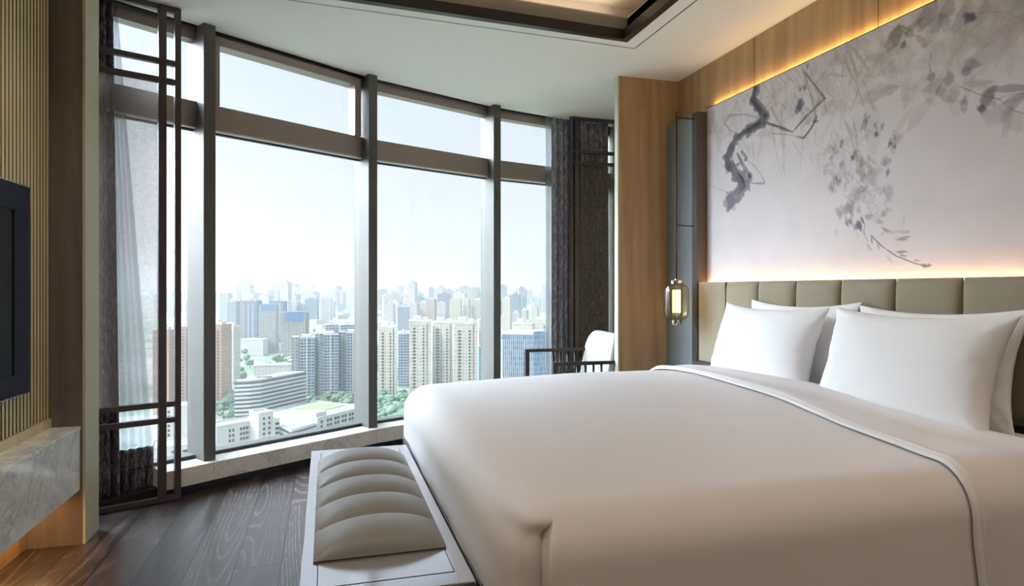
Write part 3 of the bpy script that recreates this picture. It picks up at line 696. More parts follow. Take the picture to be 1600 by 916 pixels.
# the stretch beyond the picture's right side: loose leaf washes
for k in range(150):
    y = pr.uniform(0.85, 1.8); z = 2.45 - abs(pr.gauss(0, .28)); 
    if z > 1.5: leaf(y, z, pr.uniform(.06, .18), pr.uniform(.03, .08), pr.uniform(-2.6, .6), pr.choice([BE, GR, LV, (150, 142, 150)]), pr.uniform(.2, .5), .25)
imgl = np.clip(img, 0, 255) / 255; imgl = np.where(imgl <= 0.04045, imgl / 12.92, ((imgl + 0.055) / 1.055) ** 2.4)
mu = empty('mural', (MX, 2.37, 1.22)); tag(mu, 'wide wall mural of a grey ink branch and hanging wisteria above the headboard', 'mural')
me = bpy.data.meshes.new('canvas')
nv = nY * nZ
co = np.empty((nY, nZ, 3)); co[..., 0] = MX; co[..., 1] = gy; co[..., 2] = gz
co -= np.array(mu.location)
idx = np.arange(nv).reshape(nY, nZ)
q = np.stack([idx[:-1, :-1], idx[:-1, 1:], idx[1:, 1:], idx[1:, :-1]], -1).reshape(-1, 4)
me.vertices.add(nv); me.vertices.foreach_set('co', co.ravel())
me.loops.add(q.size); me.loops.foreach_set('vertex_index', q.ravel().astype(np.int32))
me.polygons.add(len(q)); me.polygons.foreach_set('loop_start', np.arange(0, q.size, 4, dtype=np.int32)); me.polygons.foreach_set('loop_total', np.full(len(q), 4, dtype=np.int32))
me.update(calc_edges=True)
at_ = me.color_attributes.new('pigment', 'FLOAT_COLOR', 'POINT')
at_.data.foreach_set('color', np.concatenate([imgl.reshape(-1, 3), np.ones((nv, 1))], 1).astype(np.float32).ravel())
mm, nt, out = new_mat('painted_silk')
vc = nt.nodes.new('ShaderNodeVertexColor'); vc.layer_name = 'pigment'
bsdf(nt, out, vc.outputs[0], 0.8, 0, 0.15); me.materials.append(mm)
cv = bpy.data.objects.new('canvas', me); col.objects.link(cv); cv.parent = mu
b = MB(); b.box((MX + 0.0006, MY0, MZ0), (MX + 0.012, MY1, MZ1)); b.build('stretcher_board', M['post'], mu)
b = MB(); b.box((MX - 0.002, MY0, MZ1), (MX + 0.006, MY1, MZ1 + 0.004)); b.build('top_edge', M['trimdark'], mu)

# ================================================================== LANTERN LAMP
lp = empty('lantern_lamp', (2.36, 3.993, 0.95)); tag(lp, 'glass lantern lamp with glowing tube, hung on a thin rod by the grey panel', 'lamp')
lx, ly = 2.36, 3.993
MB().tube([(lx, ly, 1.262), (lx, ly, 2.445)], 0.0055, 10).build('rod', M['trimdark'], lp)
for z in (2.408, 1.649):
    MB().tube([(lx, ly, z), (2.499, ly, z - 0.004)], 0.0045, 8).build('bracket', M['trimdark'], lp)
rg, H0 = 0.086, 0.984
prof = [(0.038, 0.0), (0.056, 0.004), (0.074, 0.016), (0.084, 0.036), (rg, 0.06), (rg, 0.195), (0.084, 0.219), (0.074, 0.239), (0.056, 0.251), (0.038, 0.255)]
MB().lathe(prof, (lx, ly, H0), 48).build('glass_shade', M['lampglass'], lp)
MB().lathe([(0.0, 0.0), (0.027, 0.0), (0.027, 0.16), (0.0, 0.16)], (lx, ly, 1.035), 24).build('glowing_tube', M['tube'], lp)
cg = MB()
for k in range(4):
    a = math.pi / 4 + k * math.pi / 2; cg.tube([(lx + 0.036 * math.cos(a), ly + 0.036 * math.sin(a), 0.975), (lx + 0.036 * math.cos(a), ly + 0.036 * math.sin(a), 1.25)], 0.0022, 6)
cg.build('cage', M['bronze'], lp)
MB().lathe([(0.0, 0.0), (0.040, 0.0), (0.040, 0.024), (0.012, 0.026), (0.010, 0.036), (0, 0.036)], (lx, ly, 1.237), 32, False).build('cap', M['chrome'], lp)
MB().lathe([(0.0, -0.004), (0.030, -0.004), (0.034, 0.006), (0.034, 0.030), (0.0, 0.032)], (lx, ly, 0.954), 32, False).build('finial', M['chrome'], lp)

# ================================================================== BED
bd = empty('bed', (1.45, 2.40, 0)); tag(bd, 'king bed with dark base and white mattress, head end against the taupe headboard', 'bed')
bb = MB().box((0.415, 1.40, 0.10), (2.49, 3.40, 0.36)); bb.build('base', M['plinth'], bd, bevel=0.01)
MB().box((0.386, 1.40, 0.30), (0.414, 3.40, 0.425)).build('foot_rail', M['darkwood'], bd, bevel=0.004)
for x in (0.55, 2.35):
    for yy in (1.52, 3.28): MB().box((x - 0.04, yy - 0.04, 0.0), (x + 0.04, yy + 0.04, 0.101)).build('leg', M['plinth'], bd)
MB().box((0.52, 1.44, 0.361), (2.495, 3.36, 0.672)).build('mattress', M['linen'], bd, bevel=0.07, seg=6)

# duvet: one draped cloth, with a pleated corner at the near foot
DX0, DX1, DY0, DY1, ZT = 0.392, 2.16, 1.335, 3.475, 0.690
XE = DX0 + 0.083                                  # where the tucked corner ends in a crisp vertical fold
def plan_path(inset_, rc=0.083):
    """open path round the duvet (far side -> foot -> near side) as (x, y, tuck weight)"""
    x0, x1, y0, y1 = DX0 + inset_, DX1, DY0 + inset_, DY1 - inset_
    r = max(rc - inset_ * 0.5, 0.02); pts = []
    xe = max(XE, x0 + r)
    for i in range(91): pts.append((x1 + (xe - x1) * i / 90, y1, 0, 0, 0, 0, 0))
    for i in range(1, 4): pts.append((xe + (x0 + r - xe) * i / 4, y1, 0, 0, 0, 0, 0))
    for i in range(21): t = math.pi / 2 + i / 20 * math.pi / 2; pts.append((x0 + r + r * math.cos(t), y1 - r + r * math.sin(t), 0, 0, 0, 0, 0))
    ya, yb = y1 - r, y0 + r
    for i in range(1, 120): t = i / 120; pts.append((x0, ya + (yb - ya) * t, 0.5 * max(0, (t - 0.86) / 0.14) ** 1.5, 0, 0, 1, 0))
    for i in range(21): t = math.pi + i / 20 * math.pi / 2; pts.append((x0 + r + r * math.cos(t), y0 + r + r * math.sin(t), 0.5 + 0.5 * i / 20, 0, 0, -math.cos(t), -math.sin(t)))
    for i in range(1, 4): pts.append((x0 + r + (xe - x0 - r) * i / 4, y0, 1, 0, 0, 0, 1))
    pts += [(xe, y0, 1, 0.002, 0, 0, 1), (xe, y0, 0.5, 0.004, 0, 0, 1), (xe, y0, 0, -0.004, -0.002, 0, 0), (xe, y0, 0, 0.002, -0.006, 0, 0)]
    for i in range(1, 91): pts.append((xe + (x1 - xe) * i / 90, y0, 0, 0, -0.004 * max(0, 1 - i / 6), 0, 0))
    return pts
def crown(x, y):
    u = (x - DX0) / (2.3 - DX0); v = (y - (DY0 + DY1) / 2) / ((DY1 - DY0) / 2)
    q = max(0, min(1, (v + 0.92) / 1.3)); return 0.066 * q * q * (3 - 2 * q) * (1 - max(0, min(1, v)) ** 7) * max(0, min(1, u * 2.2)) ** 0.7 + 0.004 * mnoise.noise((x * 2.1, y * 2.1, 0.3)) + 0.0016 * mnoise.noise((x * 7, y * 6, 2.3))
def hang(p0, z):
    """where the cloth lies at height z: tuck beside the corner, soft waves and a slight flare below"""
    x, y, g, ex, ey, nx, ny = p0; drop = max(0, ZT - ER - z); w_ = max(0, min(1, (0.672 - z) / 0.05)); w_ = w_ * w_ * (3 - 2 * w_)
    k = 0.07 * g ** 1.3 * w_; x += ex * w_; y += ey * w_
    x += k * nx; y += k * ny
    if p0[0] < DX0 + 0.05 and g < .5: x -= (0.006 * math.sin(7 * y + 1) + 0.004 * math.sin(17 * y)) * min(1, drop / 0.3)
    if p0[1] < DY0 + 0.03 and g < .5: y += (0.004 * math.sin(6 * x + 2) + 0.002 * math.sin(19 * x)) * min(1, drop / 0.25) - 0.05 * drop; x += 0.10 * drop * max(0, 1 - (x - XE) / 0.35)
    return x, y, z
ER = 0.125
base_path = plan_path(0); npth = len(base_path)
ringsets = []
for k in range(0, 15):                      # hanging part
    drop = 0.40 * (1 - k / 14) ** 1.15
    ringsets.append([hang(p, ZT - ER - drop) for p in base_path])
for k in range(1, 13):                      # shoulder arc
    t = k / 12 * math.pi / 2
    ringsets.append([hang(p, ZT - ER + ER * math.sin(t)) for p in plan_path(ER * (1 - math.cos(t)))])
top0 = plan_path(ER)
cx, cy = (DX0 + DX1) / 2 + 0.2, (DY0 + DY1) / 2
for k in range(1, 31):
    s = 1 - (k / 30) ** 0.9
    row = []
    for p in top0:
        # shrink toward a spine so that quads stay regular
        sx = DX0 + ER + 0.75; qx = min(max(p[0], sx), DX1 - 0.0)
        x = qx + (p[0] - qx) * s if p[0] < sx else p[0]
        y = cy + (p[1] - cy) * s
        row.append((x, y, ZT))
    ringsets.append(row)
dm = MB(); NP = npth; flat = []
dvt = []
for ri, row in enumerate(ringsets):
    for p in row:
        x, y, z = p
        if ri >= 15:
            f = min(1, (ri - 14) / 12); z += crown(x, y) * f
        flat.append((x, y, z))
fs = []
for i in range(len(ringsets) - 1):
    for j in range(NP - 1):
        fs.append((i * NP + j, i * NP + j + 1, (i + 1) * NP + j + 1, (i + 1) * NP + j))
dm.add(flat, fs, True)
duv = empty('duvet', (1.3, 2.40, 0.69)); tag(duv, 'white duvet spread over the bed with a tucked corner at the foot', 'duvet')
do = dm.build('cover', M['duvet'], duv, fix=False)
bm = bmesh.new(); bm.from_mesh(do.data); bmesh.ops.remove_doubles(bm, verts=bm.verts, dist=0.0003); bmesh.ops.recalc_face_normals(bm, faces=bm.faces); bm.to_mesh(do.data); bm.free()
for p in do.data.polygons: p.use_smooth = True
md = do.modifiers.new('thick', 'SOLIDIFY'); md.thickness = 0.012; md.offset = -1
# turned-back cuff near the pillows
def section(s, off):
    """cross-section of the bed at parameter s: 0 far hem .. 1 near hem -> (y, z)"""
    Lh, La, Lt = 0.36, math.pi / 2 * ER, (DY1 - DY0) - 2 * ER
    tot = 2 * Lh + 2 * La + Lt; q_ = s * tot
    if q_ < Lh: return DY1 + off, ZT - ER - (Lh - q_)
    q_ -= Lh
    if q_ < La: t = q_ / La * math.pi / 2; return DY1 - ER + (ER + off) * math.cos(t), ZT - ER + (ER + off) * math.sin(t)
    q_ -= La
    if q_ < Lt: return DY1 - ER - q_, ZT + off
    q_ -= Lt
    if q_ < La: t = q_ / La * math.pi / 2; return DY0 + ER - (ER + off) * math.sin(t), ZT - ER + (ER + off) * math.cos(t)
    q_ -= La
    return DY0 - off - 0.05 * q_, ZT - ER - q_
def front_x(y, s):
    t = (DY1 - y) / (DY1 - DY0)
    return 1.845 - 0.03 * max(0, min(1, (t - .35) / .65)) - 0.105 * max(0, min(1, (t - .55) / .45)) ** 1.3 + 0.006 * math.sin(9 * y) + (0.03 if s > .9 else 0) * (s - .9) / .1
P = []; NS = 220
for i in range(NS + 1):
    s = i / NS; row = []
    y_, z_ = section(s, 0.0); fx = front_x(y_, s)
    for j in range(29):
        h = j / 28
        if h < 0.12: k = h / 0.12; x = fx + 0.012 * (1 - math.sin(k * math.pi / 2)) * 0 + 0.016 * (1 - math.cos(k * math.pi / 2)); off = 0.005 + 0.019 * math.sin(k * math.pi / 2)
        else: k = (h - 0.12) / 0.88; x = fx + 0.016 + k * (2.21 - fx - 0.016); off = 0.024 - 0.012 * k + 0.004 * math.sin(3.1 * y_ + 9 * k)
        yy, zz = section(s, off)
        xx = min(max(x, DX0), 2.3); cr = crown(xx, yy) if 0.13 < s < 0.87 else crown(xx, yy) * max(0, 1 - (abs(s - .5) - .37) / .06)
        wr_ = 0.004 * mnoise.noise((x * 5, yy * 5, zz * 5)) + (0.006 * math.sin(26 * x + 3) * max(0, (s - .84) / .16) if s > .84 else 0)
        row.append((x, yy - (wr_ if s > .87 else 0), zz + cr + (wr_ if s <= .87 else 0)))
    P.append(row)
cf = MB().grid(P).build('turned_back_cuff', M['duvet'], duv)
# white piped edge along the cuff
P = []
for i in range(NS + 1):
    s = i / NS; y_, z_ = section(s, 0.0); fx = front_x(y_, s); row = []
    wave = 0.002 * mnoise.noise((y_ * 14, z_ * 9, 1)) + 0.0025
    for j in range(9):
        t = j / 8 * math.pi
        off = 0.007 + (0.009 + wave) * math.sin(t); x = fx - 0.012 + 0.019 * (1 - math.cos(t)) / 2 * 1.6
        yy, zz = section(s, off); cr = crown(x, yy) if 0.13 < s < 0.87 else crown(x, yy) * max(0, 1 - (abs(s - .5) - .37) / .06)
        row.append((x, yy, zz + cr))
    P.append(row)
pe = MB().grid(P).build('piped_edge', M['linen'], duv); pe['label'] = 'bright white piped edge'

# pillows
def pillow(w, h, t, seed, pinch=0.13):
    nu, nv = 56, 40; fr, bk = [], []
    r = random.Random(seed); o = r.uniform(0, 50)
    def pt(u, v, side):
        x = u * w / 2 * (1 - pinch * (1 - v * v) * abs(u) ** 3) ; y = v * h / 2 * (1 - pinch * 1.15 * (1 - u * u) * abs(v) ** 3)
        k = max(0, (1 - abs(u) ** 2.6)) ** 0.55 * max(0, (1 - abs(v) ** 2.6)) ** 0.55
        z = side * t / 2 * k * (1 + 0.10 * mnoise.noise((u * 1.4 + o, v * 1.4, side)))
        e_ = (abs(u) ** 4 + abs(v) ** 4) * (1 - max(abs(u), abs(v)) ** 8)
        z += side * 0.016 * e_ * mnoise.noise((u * 5 + o, v * 5, side * 3)) * (1 if k > .02 else 0)
        z += side * 0.006 * math.sin(9 * math.atan2(1.02 - abs(v), 1.02 - abs(u)) + o) * max(0, abs(u) + abs(v) - 1.05) * max(0, 1 - max(abs(u), abs(v)) ** 6)
        return (x, y, z)
    f = lambda t_: math.copysign(1 - (1 - abs(t_)) ** 1.35, t_)
    for side in (1, -1):
        P = [[pt(f(-1 + 2 * i / nu), f(-1 + 2 * j / nv), side) for j in range(nv + 1)] for i in range(nu + 1)]
        (fr if side > 0 else bk).append(P)
    mb = MB(); mb.grid(fr[0]); mb.grid([row[::-1] for row in bk[0]])
    return mb
def place_pillow(name, w, h, t, c, tilt, yaw, roll, seed, label, group='pillows at the headboard'):
    """c = centre, tilt = lean back from upright; pillow local x -> -world y"""
    mb = pillow(w, h, t, seed)
    Mx = Matrix.Translation(c) @ Matrix.Rotation(yaw, 4, 'Z') @ Matrix.Rotation(tilt, 4, 'Y') @ Matrix.Rotation(roll, 4, 'X') @ Matrix(((0, 0, -1, 0), (-1, 0, 0, 0), (0, 1, 0, 0), (0, 0, 0, 1)))
    mb.v = [tuple(Mx @ Vector(v)) for v in mb.v]
    o = mb.build(name, M['linen'], None, off=tuple(c))
    bm = bmesh.new(); bm.from_mesh(o.data); bmesh.ops.remove_doubles(bm, verts=bm.verts, dist=0.0004); bm.to_mesh(o.data); bm.free()
    for p in o.data.polygons: p.use_smooth = True
    tag(o, label, 'pillow', group); return o
place_pillow('pillow', 0.83, 0.47, 0.20, (2.245, 2.930, 0.893), R(17), R(0), R(0.5), 1, 'front white pillow on the window half of the bed')
place_pillow('pillow', 0.845, 0.48, 0.21, (2.250, 2.062, 0.885), R(17), R(0), R(0.5), 2, 'front white pillow nearest the picture edge, on the near half of the bed')
place_pillow('pillow', 0.83, 0.48, 0.12, (2.405, 2.885, 0.905), R(13), R(0), R(0), 3, 'rear white pillow leaning on the headboard, mostly behind the window-side front pillow')
place_pillow('pillow', 0.80, 0.48, 0.12, (2.405, 2.085, 0.895), R(13), R(0), R(-0.5), 4, 'rear white pillow leaning on the headboard, behind the near front pillow')

# ================================================================== BENCH
bn = empty('bench', (0.15, 2.355, 0)); tag(bn, 'low silver lacquered bench with a channelled taupe leather pad at the foot of the bed', 'bench')
BX0, BX1, BY0, BY1, BZ = -0.066, 0.370, 1.605, 3.108, 0.45
MB().box((BX0, BY0, BZ - 0.045), (BX1, BY1, BZ)).build('top_board', M['bench'], bn, bevel=0.003)
for (a, b) in ((1.675, 1.815), (2.915, 3.05)):
    MB().box((BX0 + 0.045, a, BZ - 0.002), (BX1 - 0.045, b, BZ + 0.0012)).build('inset_panel', M['benchinset'], bn)
    g = MB(); x0, x1 = BX0 + 0.045, BX1 - 0.045
    for p, q in (((x0 - .0025, a - .0025), (x1 + .0025, a)), ((x0 - .0025, b), (x1 + .0025, b + .0025)), ((x0 - .0025, a), (x0, b)), ((x1, a), (x1 + .0025, b))): g.box((p[0], p[1], BZ - 0.002), (q[0], q[1], BZ + 0.0006))
    g.build('inset_groove', M['plinth'], bn)
MB().box((BX0 + 0.03, BY0 + 0.03, BZ - 0.13), (BX1 - 0.03, BY1 - 0.03, BZ - 0.045)).build('apron', M['darkwood'], bn)
for x in (BX0 + 0.04, BX1 - 0.04):
    for yy in (BY0 + 0.05, BY1 - 0.05): MB().box((x - 0.025, yy - 0.025, 0), (x + 0.025, yy + 0.025, BZ - 0.045)).build('leg', M['darkwood'], bn, bevel=0.003)
cu = MB(); cu.box((-0.030, 1.835, BZ), (0.330, 2.895, BZ + 0.012)); pad = cu.build('pad', M['leather'], bn, bevel=0.004)
ed = [1.83, 2.043, 2.257, 2.470, 2.684, 2.90]
for a, b in zip(ed, ed[1:]):
    P = []; nu, nv = 34, 24
    for i in range(nu + 1):
        row = []; u = -1 + 2 * i / nu; u = math.copysign(1 - (1 - abs(u)) ** 1.8, u)
        for j in range(nv + 1):
            v = -1 + 2 * j / nv; v = math.copysign(1 - (1 - abs(v)) ** 1.8, v)
            k = (1 - abs(u) ** 2.2) ** 0.66 * (1 - abs(v) ** 2.8) ** 0.5
            row.append((0.15 + u * 0.185, (a + b) / 2 + v * (b - a) / 2 * (1.0 - 0.0 * u), BZ + 0.004 + 0.066 * k))
        P.append(row)
    MB().grid(P).build('channel', M['leather'], pad, off=tuple(bn.location))

# ================================================================== ARMCHAIR
ac = empty('armchair', (1.85, 4.78, 0)); tag(ac, 'armchair with dark spindled wooden arms and a pale green leather back, in the window alcove', 'armchair')
def chair_back():
    y0, y1, z0, z1, r_ = 4.455, 5.0, 0.42, 0.862, 0.15
    pts = [(y0, z0), (y1, z0)]
    for i in range(13): t = i / 12 * math.pi / 2; pts.append((y1 - r_ + r_ * math.cos(t), z1 - r_ + r_ * math.sin(t)))
    for i in range(13): t = math.pi / 2 + i / 12 * math.pi / 2; pts.append((y0 + 0.07 + 0.07 * math.cos(t), z1 - 0.075 + 0.07 * math.sin(t)))
    bm = bmesh.new(); vs_ = [bm.verts.new((0, y, z)) for y, z in pts]; f = bm.faces.new(vs_)
    bmesh.ops.extrude_face_region(bm, geom=[f]); bm.verts.ensure_lookup_table()
    for v in bm.verts[len(pts):]: v.co.x += 0.075
    for v in bm.verts: v.co.x += 2.02 + 0.20 * (v.co.z - z0)
    bmesh.ops.recalc_face_normals(bm, faces=bm.faces); bm.verts.index_update()
    mb = MB(); mb.add([v.co[:] for v in bm.verts], [tuple(v.index for v in f.verts) for f in bm.faces], True); bm.free(); return mb
chair_back().build('backrest', M['leatherpale'], ac, bevel=0.028, seg=4)
MB().box((1.58, 4.47, 0.33), (2.04, 5.0, 0.45)).build('seat', M['leatherpale'], ac, bevel=0.035, seg=4)
MB().box((1.57, 4.46, 0.27), (2.10, 5.01, 0.33)).build('seat_frame', M['darkwood'], ac, bevel=0.004)
for yy, zz, xx in ((4.985, 0.685, 1.555), (4.455, 0.632, 1.60)):
    MB().box((xx, yy - 0.02, zz), (2.16, yy + 0.02, zz + 0.026)).build('armrest', M['darkwood'], ac, bevel=0.004)
    MB().box((xx, yy - 0.018, 0), (xx + 0.034, yy + 0.018, zz)).build('leg', M['darkwood'], ac, bevel=0.003)
    MB().box((2.12, yy - 0.018, 0), (2.154, yy + 0.018, zz)).build('leg', M['darkwood'], ac, bevel=0.003)
    for x in (1.80, 1.865, 1.93, 1.995): MB().tube([(x, yy, 0.30), (x, yy, zz + 0.004)], 0.010, 8).build('spindle', M['darkwood'], ac)


# ================================================================== THE CITY BELOW
GZ = -109.0
ALB = 0.52
def fac_mat(name, wall, glass, fh=3.0, bay=3.4, ww=0.6, wh=0.5, roof=None, band=False, rough=0.7):
    wall = tuple(ALB * v for v in wall); glass = tuple(ALB * v for v in glass); roof = roof and tuple(ALB * v for v in roof)
    m, nt, out = new_mat(name)
    tc = nt.nodes.new('ShaderNodeTexCoord'); sx = nt.nodes.new('ShaderNodeSeparateXYZ'); L(nt, tc.outputs['Object'], sx.inputs[0])
    sn = nt.nodes.new('ShaderNodeSeparateXYZ'); L(nt, tc.outputs['Normal'], sn.inputs[0])
    side = math_(nt, 'GREATER_THAN', math_(nt, 'ABSOLUTE', sn.outputs[0]), 0.5)
    up = math_(nt, 'GREATER_THAN', math_(nt, 'ABSOLUTE', sn.outputs[2]), 0.5)
    mu_ = nt.nodes.new('ShaderNodeMix'); L(nt, side, mu_.inputs[0]); L(nt, sx.outputs[0], mu_.inputs[2]); L(nt, sx.outputs[1], mu_.inputs[3])
    u = math_(nt, 'FRACT', math_(nt, 'DIVIDE', math_(nt, 'ADD', mu_.outputs[0], 500.0), bay)); v = math_(nt, 'FRACT', math_(nt, 'DIVIDE', math_(nt, 'ADD', sx.outputs[2], 300.0), fh))
    wu = math_(nt, 'LESS_THAN', math_(nt, 'ABSOLUTE', math_(nt, 'SUBTRACT', u, 0.5)), ww / 2)
    wv = math_(nt, 'LESS_THAN', math_(nt, 'ABSOLUTE', math_(nt, 'SUBTRACT', v, 0.5)), wh / 2)
    f = wv if band else math_(nt, 'MULTIPLY', wu, wv)
    cell = nt.nodes.new('ShaderNodeTexWhiteNoise'); cell.noise_dimensions = '2D'
    cv_ = nt.nodes.new('ShaderNodeCombineXYZ')
    L(nt, math_(nt, 'FLOOR', math_(nt, 'DIVIDE', math_(nt, 'ADD', mu_.outputs[0], 500.0), bay)), cv_.inputs[0]); L(nt, math_(nt, 'FLOOR', math_(nt, 'DIVIDE', math_(nt, 'ADD', sx.outputs[2], 300.0), fh)), cv_.inputs[1])
    L(nt, cv_.outputs[0], cell.inputs[0])
    gcol = mixc(nt, cell.outputs[0], tuple(g * 0.75 for g in glass), tuple(min(1, g * 1.35 + 0.02) for g in glass))
    c = mixc(nt, f, wall, gcol)
    c = mixc(nt, up, c, roof or tuple(min(1, w * 0.95) for w in wall))
    bsdf(nt, out, c, rough, 0, 0.3)
    return m
CREAM = lin((248, 243, 232)); WHITE = lin((244, 244, 242)); DGL = lin((96, 104, 116)); ORANGE = lin((222, 186, 160)); BLUEG = lin((92, 112, 138)); GREYW = lin((196, 200, 206))
def cityc(c): return tuple(ALB * v for v in c)
F = {
 'cream': fac_mat('cream_tower_wall', CREAM, lin((212, 205, 194)), 3.0, 2.6, 0.62, 0.42),
 'creamplain': plain('cream_render', cityc(CREAM), 0.8, var=0.03, scale=0.2),
 'white': fac_mat('white_block_wall', WHITE, lin((170, 172, 176)), 3.6, 4.0, 0.3, 0.3),
 'whiteplain': plain('white_render', cityc(WHITE), 0.7, var=0.03, scale=0.1),
 'orange': fac_mat('salmon_tower_wall', ORANGE, lin((176, 160, 154)), 3.0, 3.1, 0.5, 0.45),
 'pink': fac_mat('salmon_grey_tower_wall', lin((216, 196, 186)), lin((140, 136, 142)), 3.0, 3.1, 0.5, 0.45),
 'bluegrid': fac_mat('blue_glass_grid_wall', lin((206, 212, 220)), lin((92, 112, 140)), 3.1, 3.6, 0.82, 0.62),
 'bluedark': fac_mat('blue_grey_tower_wall', lin((150, 166, 186)), lin((92, 112, 142)), 3.2, 2.8, 0.6, 0.7),
 'greytower': fac_mat('grey_tower_wall', lin((190, 192, 194)), lin((128, 134, 142)), 3.2, 4.0, 0.5, 0.55),
 'concrete': fac_mat('raw_concrete_frame', lin((200, 198, 194)), lin((126, 128, 132)), 3.2, 4.2, 0.75, 0.6),
 'curtainwall': fac_mat('blue_curtain_wall', lin((186, 200, 218)), lin((122, 152, 188)), 4.0, 1.6, 0.8, 0.86, roof=lin((214, 222, 230)), rough=0.3),
 'teal': fac_mat('teal_glass_wall', lin((122, 170, 186)), lin((92, 148, 172)), 4.0, 3.0, 0.86, 0.8, rough=0.35),
 'glass': plain('dark_band_glass', cityc(lin((104, 108, 116))), 0.3, var=0.08, scale=0.3),
 'win': plain('window_dark', cityc(lin((92, 96, 104))), 0.3, var=0.1, scale=0.5),
 'greenwin': plain('window_green_glass', cityc(lin((98, 124, 132))), 0.3, var=0.1, scale=0.4),
 'netting': plain('blue_scaffold_net', cityc(lin((112, 148, 200))), 0.8, var=0.1, scale=0.2),
 'roofgrey': plain('grey_roof', cityc(lin((178, 176, 170))), 0.8, var=0.06, scale=0.1),
 'roofgreen': plain('roof_lawn', cityc(lin((158, 166, 108))), 0.9, var=0.12, scale=0.08),
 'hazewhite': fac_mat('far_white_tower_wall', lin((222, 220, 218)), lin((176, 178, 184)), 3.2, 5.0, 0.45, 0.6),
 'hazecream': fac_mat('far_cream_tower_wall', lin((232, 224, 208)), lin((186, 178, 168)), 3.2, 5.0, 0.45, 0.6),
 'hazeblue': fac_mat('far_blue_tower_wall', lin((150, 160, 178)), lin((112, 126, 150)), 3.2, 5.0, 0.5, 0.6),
}
def frame_of(px, d, rot):
    """building frame: origin on the ground, local -y towards the standpoint, turned by rot degrees"""
    l = (px - 800) / 1000 * d
    x, y = plan(l, d); return (x, y, GZ), -YAW + R(rot)
def root_at(name, px, d, rot, label, cat='building', group=None):
    loc, a = frame_of(px, d, rot); e = empty(name, loc, a); tag(e, label, cat, group); return e
def lb(parent, name, a, b, mat, bevel=0): return MB().box(a, b).build(name, mat, parent, off=(0, 0, 0), bevel=bevel)
def top_z(py, d): return 1.2 - (py - 452) / 1000 * d - GZ      # height above ground
def tower(name, label, px0, px1, py, d, dep, rot, mat, group=None, roof=True, strips=(), smat=None, bays=(), cap=None):
    w = (px1 - px0) / 1000 * d; c, s = abs(math.cos(R(rot))), abs(math.sin(R(rot)))
    W = max(4, (w - dep * s) / c) ; H = top_z(py, d)
    e = root_at(name, (px0 + px1) / 2, d + dep * 0.5, rot, label, 'building', group)
    body = MB().box((-W / 2, -dep / 2, 0), (W / 2, dep / 2, H))
    for (x0, x1, p) in bays: body.box((x0 * W, -dep / 2 - p, 0), (x1 * W, -dep / 2 + 0.5, H - 1.5))
    body.build('body', F[mat], e, off=(0, 0, 0))
    if roof:
        r = random.Random(int(px0 * 7 + d)); m = MB()
        m.box((-W * 0.28, -dep * 0.2, H), (W * 0.05, dep * 0.25, H + 4)); m.box((W * 0.15, -dep * 0.3, H), (W * 0.36, dep * 0.1, H + 2.6))
        m.build('roof_block', F[cap or 'creamplain'], e, off=(0, 0, 0))
    for (x0, x1, p) in strips:
        n = int((H - 8) / 3.0); m = MB()
        for k in range(n): m.box((x0 * W, -dep / 2 - p - 0.25, 4 + 3.0 * k), (x1 * W, -dep / 2 - p + 0.2, 5.7 + 3.0 * k))
        o = m.build('window_strip', F[smat or 'win'], e, off=(0, 0, 0))
    return e

gnd = MB().box((-9000, 60, GZ - 2), (11000, 12500, GZ))
def ground_mat():
    m, nt, out = new_mat('city_ground')
    v = coords(nt, 'Object')
    a = noise(nt, v, 0.006, 6, 0.65); b = noise(nt, v, 0.03, 5, 0.7)
    br = nt.nodes.new('ShaderNodeTexBrick'); L(nt, coords(nt, 'Object', (1, 1, 1), (0, 0, 0.35)), br.inputs[0])
    br.inputs['Scale'].default_value = 1; br.inputs['Brick Width'].default_value = 230; br.inputs['Row Height'].default_value = 150; br.inputs['Mortar Size'].default_value = 8
    c = ramp(nt, math_(nt, 'ADD', math_(nt, 'MULTIPLY', a, 0.6), math_(nt, 'MULTIPLY', b, 0.4)), [(0.38, lin((92, 114, 86))), (0.48, lin((116, 132, 106))), (0.54, lin((160, 158, 150))), (0.64, lin((182, 178, 172)))])
    c = mixc(nt, br.outputs['Fac'], c, lin((150, 152, 152)))
    bsdf(nt, out, c, 0.95, 0, 0.1); return m
struct('ground', gnd, ground_mat(), 'city ground far below with streets, lots and green patches', 'ground')

# white office block with dark window bands and chamfered corner
d0 = 520.0
def ld(px, d): return plan((px - 800) / 1000 * d, d)
c0 = ld(401, d0); l0 = ld(366, 514); r0 = ld(479.5, 577)
Zt = 1.2 - 73.5
u1, L1_ = unit(c0, r0); w1 = (-u1[1], u1[0])
if w1[1] < 0: w1 = (-w1[0], -w1[1])
u2, L2_ = unit(c0, l0)
far = (l0[0] + u1[0] * L1_, l0[1] + u1[1] * L1_)
ch = 5.0
poly = [(c0[0] + u1[0] * ch, c0[1] + u1[1] * ch), r0, far, l0, (c0[0] + u2[0] * ch, c0[1] + u2[1] * ch)]
cen = (sum(p[0] for p in poly) / 5, sum(p[1] for p in poly) / 5)
def grow(k): return [(p[0] + (p[0] - cen[0]) * k, p[1] + (p[1] - cen[1]) * k) for p in poly]
ob = empty('office_block', (cen[0], cen[1], GZ)); tag(ob, 'white office block with dark horizontal window bands and a flat white roof', 'building')
MB().prism(grow(-0.02), GZ, Zt - 1.4).build('glazing', F['glass'], ob)
z = GZ + 0.4; k = 0
top = Zt - 3.6
nb = 10; fh = (top - GZ) / nb
for k in range(nb):
    MB().prism(grow(0.0), top - fh * k - fh * 0.52, top - fh * k).build('white_band', F['whiteplain'], ob)
MB().prism(grow(-0.06), Zt - 1.5, Zt).build('roof_slab', F['whiteplain'], ob)
